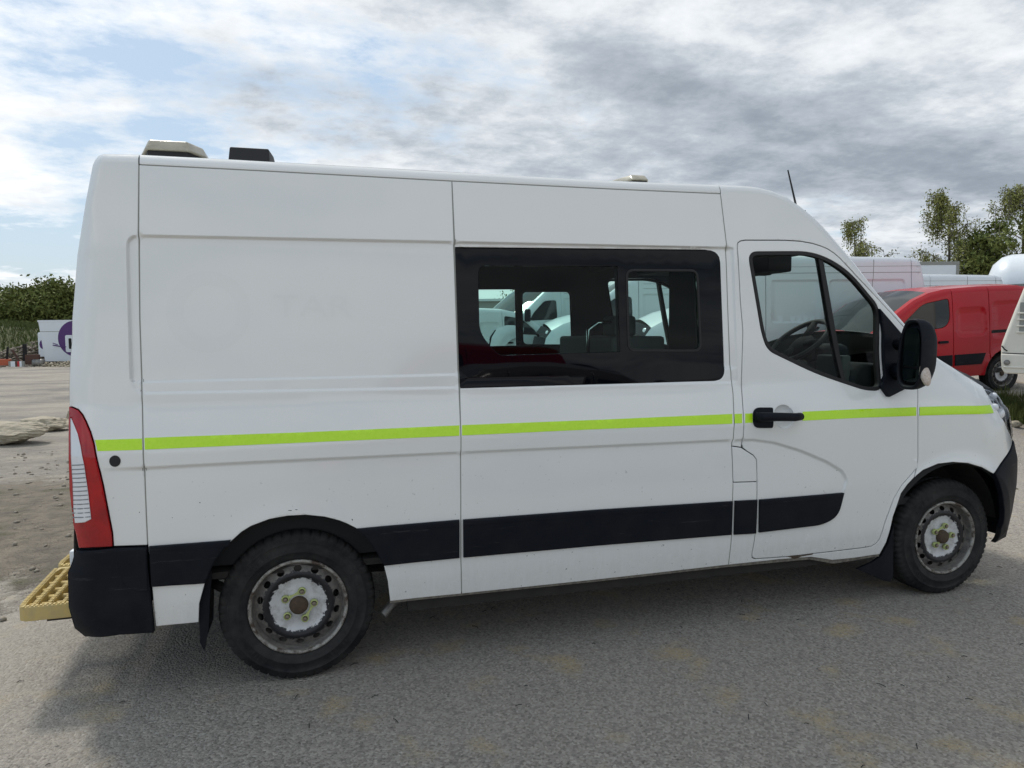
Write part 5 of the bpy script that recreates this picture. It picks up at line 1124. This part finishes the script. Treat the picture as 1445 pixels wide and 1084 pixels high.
# ------------------------------------------------------------------ white tanker on the right
tp0 = at(1391, 20.5); TK = empty('tanker', (tp0[0], tp0[1], tp0[2]), -0.86); tag(TK, 'white round-topped tanker behind the red van at the right edge', 'tanker')
tz = 1.59+(464-360)*20.5/FPX-tp0[2]; rt = 1.0
MB().lathe([(0, 0.0), (0.35, 0.03), (0.72, 0.16), (0.93, 0.38), (1.0, 0.62), (1.0, 2.4), (1.005, 2.41), (1.005, 2.47), (1.0, 2.48), (1.0, 6.0), (0.8, 6.3), (0, 6.4)], 40, 'x', (-0.05, 1.0, tz-rt)).obj('tank', M['white2'], TK, True)
MB().box((0.3, -0.02, tz-1.16), (6.2, 0.06, tz-0.92)).box((0.3, 1.94, tz-1.16), (6.2, 2.02, tz-0.92)).obj('side_rail', M['steel'], TK)
MB().box((0.6, 0.2, 0.7), (6.2, 1.8, tz-1.85)).obj('chassis_frame', M['under'], TK)
MB().box((0.9, 0.04, tz-1.6), (2.2, 0.10, tz-1.2)).obj('valve_cabinet', M['trans_grey'], TK)
for x_ in (1.2, 4.8):
    for sg in (0.25, 1.75): wk = wheel(TK, x_, sg, -1 if sg < 1 else 1, full=False, R=0.46, wd=0.28); wk.location.z = 0.46
# ------------------------------------------------------------------ cream vehicle cut by the right edge
cm = at(1412, 9.4); RC = -0.89; CV = empty('motorhome', (cm[0], cm[1], cm[2]-0.05), RC); tag(CV, 'cream vehicle end with ribbed bumper and dents at the right edge', 'motorhome')
zc = cm[2]-0.05; nC = np.array([math.sin(RC)*-1, math.cos(RC), 0]); nC = np.array([-math.sin(RC), math.cos(RC), 0]); xC = np.array([math.cos(RC), math.sin(RC), 0])
def cp(x, y):
    x = min(x, 1560); d = rayd(x, y); t = ((cm-CAM)@nC)/(d@nC); q = CAM+d*t; return (float((q-cm)@xC), float(q[2]-zc))
prof = [cp(1413, 508), cp(1412.5, 489), cp(1415, 481), cp(1420, 468), cp(1431, 440), cp(1445, 406), cp(1462, 366), cp(1475, 345), cp(1500, 335), cp(1900, 330), cp(1900, 508)]
cb = MB().prism(prof, 0.0, 2.0).obj('body_shell', M['cream'], CV, bevel=0.05, seg=4)
bm_ = [cp(1412.5, 508), cp(1412.5, 499), cp(1900, 505), cp(1900, 532), cp(1418, 527), cp(1413.5, 520)]
MB().prism(bm_, -0.035, 2.04).obj('bumper', M['cream'], CV, bevel=0.02, seg=3)
MB().prism([cp(1416, 516.5), cp(1900, 521), cp(1900, 524), cp(1417, 519)], -0.050, 2.0).obj('bumper_rib', M['cream'], CV, bevel=0.008)
MB().prism([cp(1414, 497.6), cp(1900, 503.8), cp(1900, 505), cp(1414, 498.8)], -0.004, 1.0).obj('bumper_gap', M['gap'], CV)
rx, rz_ = cp(1421, 511.5)
MB().lathe([(0, -0.055), (0.022, -0.053), (0.028, -0.047), (0.036, -0.050), (0.036, -0.03)], 20, 'y', (rx, 0, rz_)).obj('round_lamp', M['steel'], CV, True)
x0, z0_ = cp(1413.3, 488); x1, z1_ = cp(1421.5, 495.5)
MB().tube([(x0, -0.003, z0_), ((x0+x1)/2, -0.004, (z0_+z1_)/2-0.01), (x1, -0.003, z1_)], 0.009, 6).obj('crack', M['gap'], CV)
for k, yy in enumerate((441, 450, 459, 468)):
    a0, b0 = cp(1436-k*0.5, yy); MB().box((a0, -0.02, b0-0.020), (a0+0.6, 0.0, b0)).obj('vent_slat', M['cream'], CV, bevel=0.006)
a0, b0 = cp(1434, 470); MB().box((a0+0.03, -0.003, b0), (a0+0.6, 0.004, b0+0.40)).obj('vent_recess', M['sealer'], CV)
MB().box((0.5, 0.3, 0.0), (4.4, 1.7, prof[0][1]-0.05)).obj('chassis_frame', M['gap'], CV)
for x_ in (1.1, 3.6):
    for sg in (0.2, 1.8): wk = wheel(CV, x_, sg, -1 if sg < 1 else 1, full=False, R=0.33, wd=0.2); wk.location.z = 0.33
# ------------------------------------------------------------------ trees
D0 = 46
def tz_(p, ytop, D): return 1.59+(466-ytop)*D/FPX-p[2]
for xp, yt, D, wd, kind, lab, n in (
    (1203, 306, 46, 2.6, 'birch', 'slim green birch rising just behind the white van roof, left of the gap', 6500),
    (1333, 262, 46, 4.0, 'birch', 'tallest drooping birch, standing alone above the box lorry', 9500),
    (1392, 318, 44, 3.4, 'bush', 'bushy dark green tree between the tall birch and the tanker', 6000),
    (1436, 256, 48, 4.2, 'birch', 'thin-topped birch at the right edge above the tanker', 7000),
    (1480, 300, 45, 4.0, 'bush', 'broad tree just beyond the right edge of the tanker', 6000),
    (1368, 330, 52, 3.2, 'birch', 'small sparse birch filling the gap right of the tall birch', 2200)):
    p = at(xp, D); tree(p, tz_(p, yt, D)*(0.97 if xp < 1210 else 1.13 if kind == 'birch' else 1.03), wd*(1.15 if kind == 'birch' else 1), kind, lab, n)
p = at(1256, 50); tree(p, tz_(p, 344, 50), 3.4, 'bare', 'low twiggy almost bare tree showing over the white van roof', 900, name='bare_tree', leaf=0.08)
for xp, yt, D, wd, lab in ((-40, 440, 62, 7.5, 'dense dark bush at the far left edge of the thicket'), (5, 433, 60, 5.0, 'lower rounded bush left of the highest crown'), (30, 418, 64, 4.6, 'leafy bush leaning against the highest crown'), (55, 402, 61, 5.0, 'highest dark green crown of the thicket on the left'), (84, 411, 60, 5.0, 'dark green bush right of the highest crown, touching the van'), (112, 412, 62, 6, 'bush half hidden behind the rear of the crew van'), (160, 410, 63, 7, 'bush behind the trailer, hidden by the crew van')):
    p = at(xp, D); p[2] = 0.6; tree(p, 1.59+(477-yt)*D/FPX-0.6, wd, 'bush', lab, 10000, 'bushes of the thicket on the left', leaf=0.15)
for xp, yt, wd, lab in ((742, 408, 5, 'leafy tree above the shed roof in the middle of the crew window'), (775, 409, 5, 'leafy tree above the shed roof near the van windscreen'), (812, 413, 5, 'tree behind the shed at the right of the crew window')):
    p = at(xp, 66); tree(p, 1.59+(469-yt)*66/FPX-p[2], wd, 'bush', lab, 3500)
# grass bank below the thicket
nxb = 60; bx = np.linspace(-75, 10, nxb); by = np.linspace(0, 14, 12)
XB, YB = np.meshgrid(bx, by); base_y = 43.0
YW = base_y+YB-0.28*(XB+18); ZB = 2.2*sm(0, 9, YB)*(1+0.15*np.sin(XB*0.5))-0.15
Fb = [(j*nxb+i, j*nxb+i+1, (j+1)*nxb+i+1, (j+1)*nxb+i) for j in range(11) for i in range(nxb-1)]
M['bankm'] = mat('bank_soil', (0.10, 0.10, 0.05), 0.95, noise=(1.5, 0.9, (0.07, 0.09, 0.03)))
tag(mesh_obj('grass_bank', np.stack([XB.ravel(), YW.ravel(), ZB.ravel()], 1), Fb, M['bankm'], None, True), kind='structure')
def blades(name, P, h, wd, m, kind='stuff'):
    n = len(P); a = RNG.uniform(0, PI, n); d = np.stack([np.cos(a), np.sin(a), np.zeros(n)], 1)*wd; hh = h*RNG.uniform(0.4, 1.2, n)
    tip = P+np.stack([RNG.normal(0, 0.25, n)*hh, RNG.normal(0, 0.25, n)*hh, hh], 1)
    V = np.stack([P-d, P+d, tip], 1); o = fastmesh(name, V.reshape(-1, 3), np.arange(3*n).reshape(-1, 3), m); return tag(o, None, None, None, kind)
n = 26000; xb = RNG.uniform(-50, -2, n); yb = RNG.uniform(0, 13, n); zb2 = 2.2*sm(0, 9, yb)*(1+0.15*np.sin(xb*0.5))-0.15
o = blades('bank_grass', np.stack([xb, base_y+yb-0.28*(xb+18), zb2], 1), 0.45, 0.035, M['grassfar']); tag(o, 'rough green grass growing on the bank under the thicket', 'grass')
# verge beside the red van
c0 = gp(1432, 588); n = 7000; P = np.stack([c0[0]+RNG.uniform(-0.35, 3.0, n)+0.0, c0[1]+RNG.normal(0, 0.55, n), np.zeros(n)], 1)
cl = RNG.normal(size=(140, 2)); idx = RNG.integers(0, 140, n)
P[:, 0] = c0[0]-0.25+np.abs(cl[idx, 0])*1.0+RNG.normal(0, 0.07, n); P[:, 1] = c0[1]+cl[idx, 1]*0.55+RNG.normal(0, 0.07, n); P[:, 2] = G(P[:, 0], P[:, 1])-0.01
tag(blades('verge_grass', P, 0.17, 0.007, M['grassm']), 'green grass tufts on the verge right of the bonnet', 'grass')
# ------------------------------------------------------------------ stones
def boulder(p, dims, rz, label, seed, group=None):
    rs = np.random.default_rng(seed); n_ = 56; mseg = 32; V = []
    pn = rs.normal(size=(26, 3)); pn /= np.linalg.norm(pn, axis=1)[:, None]; pd = rs.uniform(0.72, 1.0, 26); pn = np.concatenate([pn, [[0, 0, 1], [0, 0, -1]]]); pd = np.append(pd, [0.78, 0.8])
    ks = rs.normal(size=(18, 3))*np.repeat([3, 8, 18], 6)[:, None]; ph = rs.uniform(0, 6, 18); am = np.repeat([0.026, 0.016, 0.009], 6)
    for i in range(mseg+1):
        th = PI*i/mseg
        for j in range(n_):
            f = 2*PI*j/n_; d = np.array([math.sin(th)*math.cos(f), math.sin(th)*math.sin(f), math.cos(th)])
            q = pn@d; r = np.min(np.where(q > 0.05, pd/np.maximum(q, 0.05), 9)); r = min(r, 1.25)*(1+np.sum(am*np.sin(ks@d+ph)))
            V.append(d*r*np.array(dims)/2)
    F = [(i*n_+j, (i+1)*n_+j, (i+1)*n_+(j+1) % n_, i*n_+(j+1) % n_) for i in range(mseg) for j in range(n_)]
    o = mesh_obj('boulder', V, F, M['stone'], None, False); o.location = (p[0], p[1], float(G(p[0], p[1]))+dims[2]*0.40); o.rotation_euler = (0, rs.normal()*0.03, rz); tag(o, label, 'boulder', group); return o
q = gp(20, 628); sB = (q-CAM)@FW/FPX
boulder(q+np.array([-0.35, 0.25, 0]), (118*sB, 0.75, 33*sB*1.12), -0.12, 'large flat pale boulder nearest the left edge', 5)
q = gp(66, 610); sB = (q-CAM)@FW/FPX
boulder(q+np.array([-0.1, 0.25, 0]), (66*sB, 0.6, 24*sB*1.0), -0.05, 'long low boulder lying behind the large flat one', 6)
q = gp(100, 603); sB = (q-CAM)@FW/FPX
boulder(q+np.array([0.05, 0.2, 0]), (30*sB, 0.5, 31*sB*1.05), 0.1, 'upright boulder half hidden by the red rear lamp', 7)
q = gp(1441, 606); sB = (q-CAM)@FW/FPX
boulder(q+np.array([0.02, 0.1, 0]), (14*sB, 0.14, 11*sB), 0.2, 'small pale stone at the foot of the verge on the right', 8)
# pebbles
M['pebble'] = mat('pebbles', (0.22, 0.21, 0.19), 0.9, noise=(7, 0.9, (0.42, 0.39, 0.33)))
n = 5200; xs_ = RNG.uniform(-3.6, 5.4, n); ys_ = -3.0+4.6*RNG.uniform(0, 1, n)**0.8; S = 0.0022+0.0060*RNG.uniform(0, 1, n)**5
P = np.stack([xs_, ys_, G(xs_, ys_)+S*0.15], 1); tag(scatter_rocks('loose_gravel', P, S, M['pebble']), 'fine loose gravel scattered over the asphalt', 'gravel', None, 'stuff')
n = 5200; xs_ = RNG.uniform(-9, -1.0, n); ys_ = RNG.uniform(0.2, 6.5, n); S = 0.003+0.034*RNG.uniform(0, 1, n)**7
P = np.stack([xs_, ys_, G(xs_, ys_)+S*0.15], 1); M['pebble2'] = mat('soil_stones', (0.34, 0.30, 0.24), 0.9, noise=(7, 0.9, (0.18, 0.16, 0.13)))
tag(scatter_rocks('soil_stones', P, S, M['pebble2']), 'stones scattered over the bare soil left of the van', 'stones', None, 'stuff')
n = 900; xs_ = RNG.uniform(4.5, 13, n); ys_ = RNG.uniform(-1.0, 6, n); S = 0.004+0.025*RNG.uniform(0, 1, n)**5
P = np.stack([xs_, ys_, G(xs_, ys_)+S*0.15], 1); tag(scatter_rocks('roadside_stones', P, S, M['pebble2']), 'small stones scattered on the ground beyond the bonnet', 'stones', None, 'stuff')
n = 70; xs_ = RNG.uniform(-1.5, 4.8, n); ys_ = RNG.uniform(-2.4, -0.4, n); tw_ = MB()
for x_, y_ in zip(xs_, ys_):
    a_ = RNG.uniform(0, PI); l_ = RNG.uniform(0.006, 0.022); dx, dy = l_*math.cos(a_), l_*math.sin(a_); tw_.tube([(x_-dx, y_-dy, 0.004), (x_+dx*0.1, y_+dy*0.3, 0.007), (x_+dx, y_+dy, 0.004)], 0.0018, 4)
tag(tw_.obj('twig_litter', M['gap']), 'tiny dark twigs and grit lying on the asphalt', 'litter', None, 'stuff')
# rubble heap and scrap, far left
M['rubble'] = mat('rubble', (0.30, 0.26, 0.21), 0.95, noise=(0.9, 0.9, (0.10, 0.085, 0.07)))
c0 = at(22, 39.5); n = 3200; u = RNG.uniform(-4.8, 4.6, n); v = RNG.normal(0, 0.9, n); hgt = 1.35*np.exp(-(v/1.0)**2)*(0.75+0.25*np.sin(u*1.3))*RNG.uniform(0, 1, n)
ca, sa = math.cos(-0.27), math.sin(-0.27)
P = np.stack([c0[0]+u*ca-v*sa, c0[1]+u*sa+v*ca, hgt], 1); S = 0.05+0.16*RNG.uniform(0, 1, n)**2
tag(scatter_rocks('rubble_heap', P, S, M['rubble']), 'long heap of broken rubble in front of the grass bank', 'rubble', None, 'stuff')
c0 = at(85, 36.5); n = 500; u = RNG.uniform(-1.3, 1.8, n); v = RNG.normal(0, 0.4, n); P = np.stack([c0[0]+u, c0[1]+v, 0.25*np.exp(-(v/0.5)**2)*RNG.uniform(0, 1, n)], 1); S = 0.04+0.09*RNG.uniform(0, 1, n)**2
tag(scatter_rocks('stone_heap', P, S, M['stone']), 'low heap of tan stones at the foot of the trailer', 'stones', None, 'stuff')
s36 = 36.0/FPX
def scrap(xp, ytop, ybot, w_, name, lab, cat, m, D=36.0, dp=0.25, lean=0.0):
    p = at(xp, D); zt_ = 1.59+(477-ytop)*D/FPX; zb__ = max(0.0, 1.59+(477-ybot)*D/FPX)
    o = MB().add([(-w_/2, -dp/2, 0), (w_/2, -dp/2, 0), (w_/2, dp/2, 0), (-w_/2, dp/2, 0), (-w_/2+lean, -dp/2, zt_-zb__), (w_/2+lean, -dp/2, zt_-zb__), (w_/2+lean, dp/2, zt_-zb__), (-w_/2+lean, dp/2, zt_-zb__)], [(3, 2, 1, 0), (4, 5, 6, 7), (0, 1, 5, 4), (1, 2, 6, 5), (2, 3, 7, 6), (3, 0, 4, 7)]).obj(name, m, None, bevel=0.02)
    o.location = (p[0], p[1], zb__); tag(o, lab, cat); return o
scrap(33.5, 488, 515, 0.16, 'iron_post', 'thick black post standing upright in the scrap', 'post', M['gap'], dp=0.16)
scrap(6, 492, 517, 0.09, 'iron_post', 'thin dark post at the left of the scrap', 'post', M['gap'], dp=0.09, lean=0.12)
scrap(27, 496, 516, 0.10, 'scrap_beam', 'dark beam leaning against the thick black post', 'scrap', M['brownsteel'], dp=0.10, lean=-0.35)
scrap(44, 503, 517, 0.62, 'scrap_tank', 'rusty brown scrap box left of the trailer', 'scrap', M['brownsteel'])
scrap(3, 509, 518, 0.60, 'orange_machine_part', 'orange steel scrap at the left edge', 'scrap', M['orange'])
bq = at(21, 35.6); o = empty('road_barrier', (bq[0], bq[1], 0.05), -0.35); tag(o, 'red and white striped road barrier lying in front of the scrap', 'barrier')
for k in range(7): MB().box((-0.42+k*0.12, -0.04, 0.0), (-0.42+k*0.12+0.118, 0.04, 0.27)).obj('barrier_panel', M['brownsteel'] if k == 3 else M['redstripe'] if k == 4 else M['sealer'] if k in (0, 6) else M['white2'], o)
gq = at(52, 36); MB_ = MB().lathe([(0.0, -0.24), (0.20, -0.24), (0.21, -0.23), (0.20, -0.1), (0.215, -0.08), (0.20, -0.06), (0.20, 0.1), (0.215, 0.12), (0.2, 0.14), (0.21, 0.25), (0.0, 0.25)], 18, 'x', (0, 0, 0)).obj('metal_drum', M['steel'], None, True); MB_.location = (gq[0], gq[1], 0.21); tag(MB_, 'grey metal drum lying beside the rusty scrap box', 'drum')
# overhead of the photographer's side: cars parked across the track, mirrored in the glass
small_van('red_van', 'small red panel van behind the photographer, mirrored in the crew window', M['red'], (3.5, -9.4, float(G(3.5, -9.4))), PI+0.05)
vehicle('parked_car', 'grey hatchback behind the photographer, mirrored in the crew window', 'car', E_hatch, 0.86, M['darkcar'], (0.0, 1.0, 1.98), [win_hatch2, win_hatch], [(0, 0.30, 0.39), (2.5, 0.30, 0.39)], (2.2, -6.2, float(G(2.2, -6.2))), 0.03, ws=(7, 10), bon=12, nose=13)
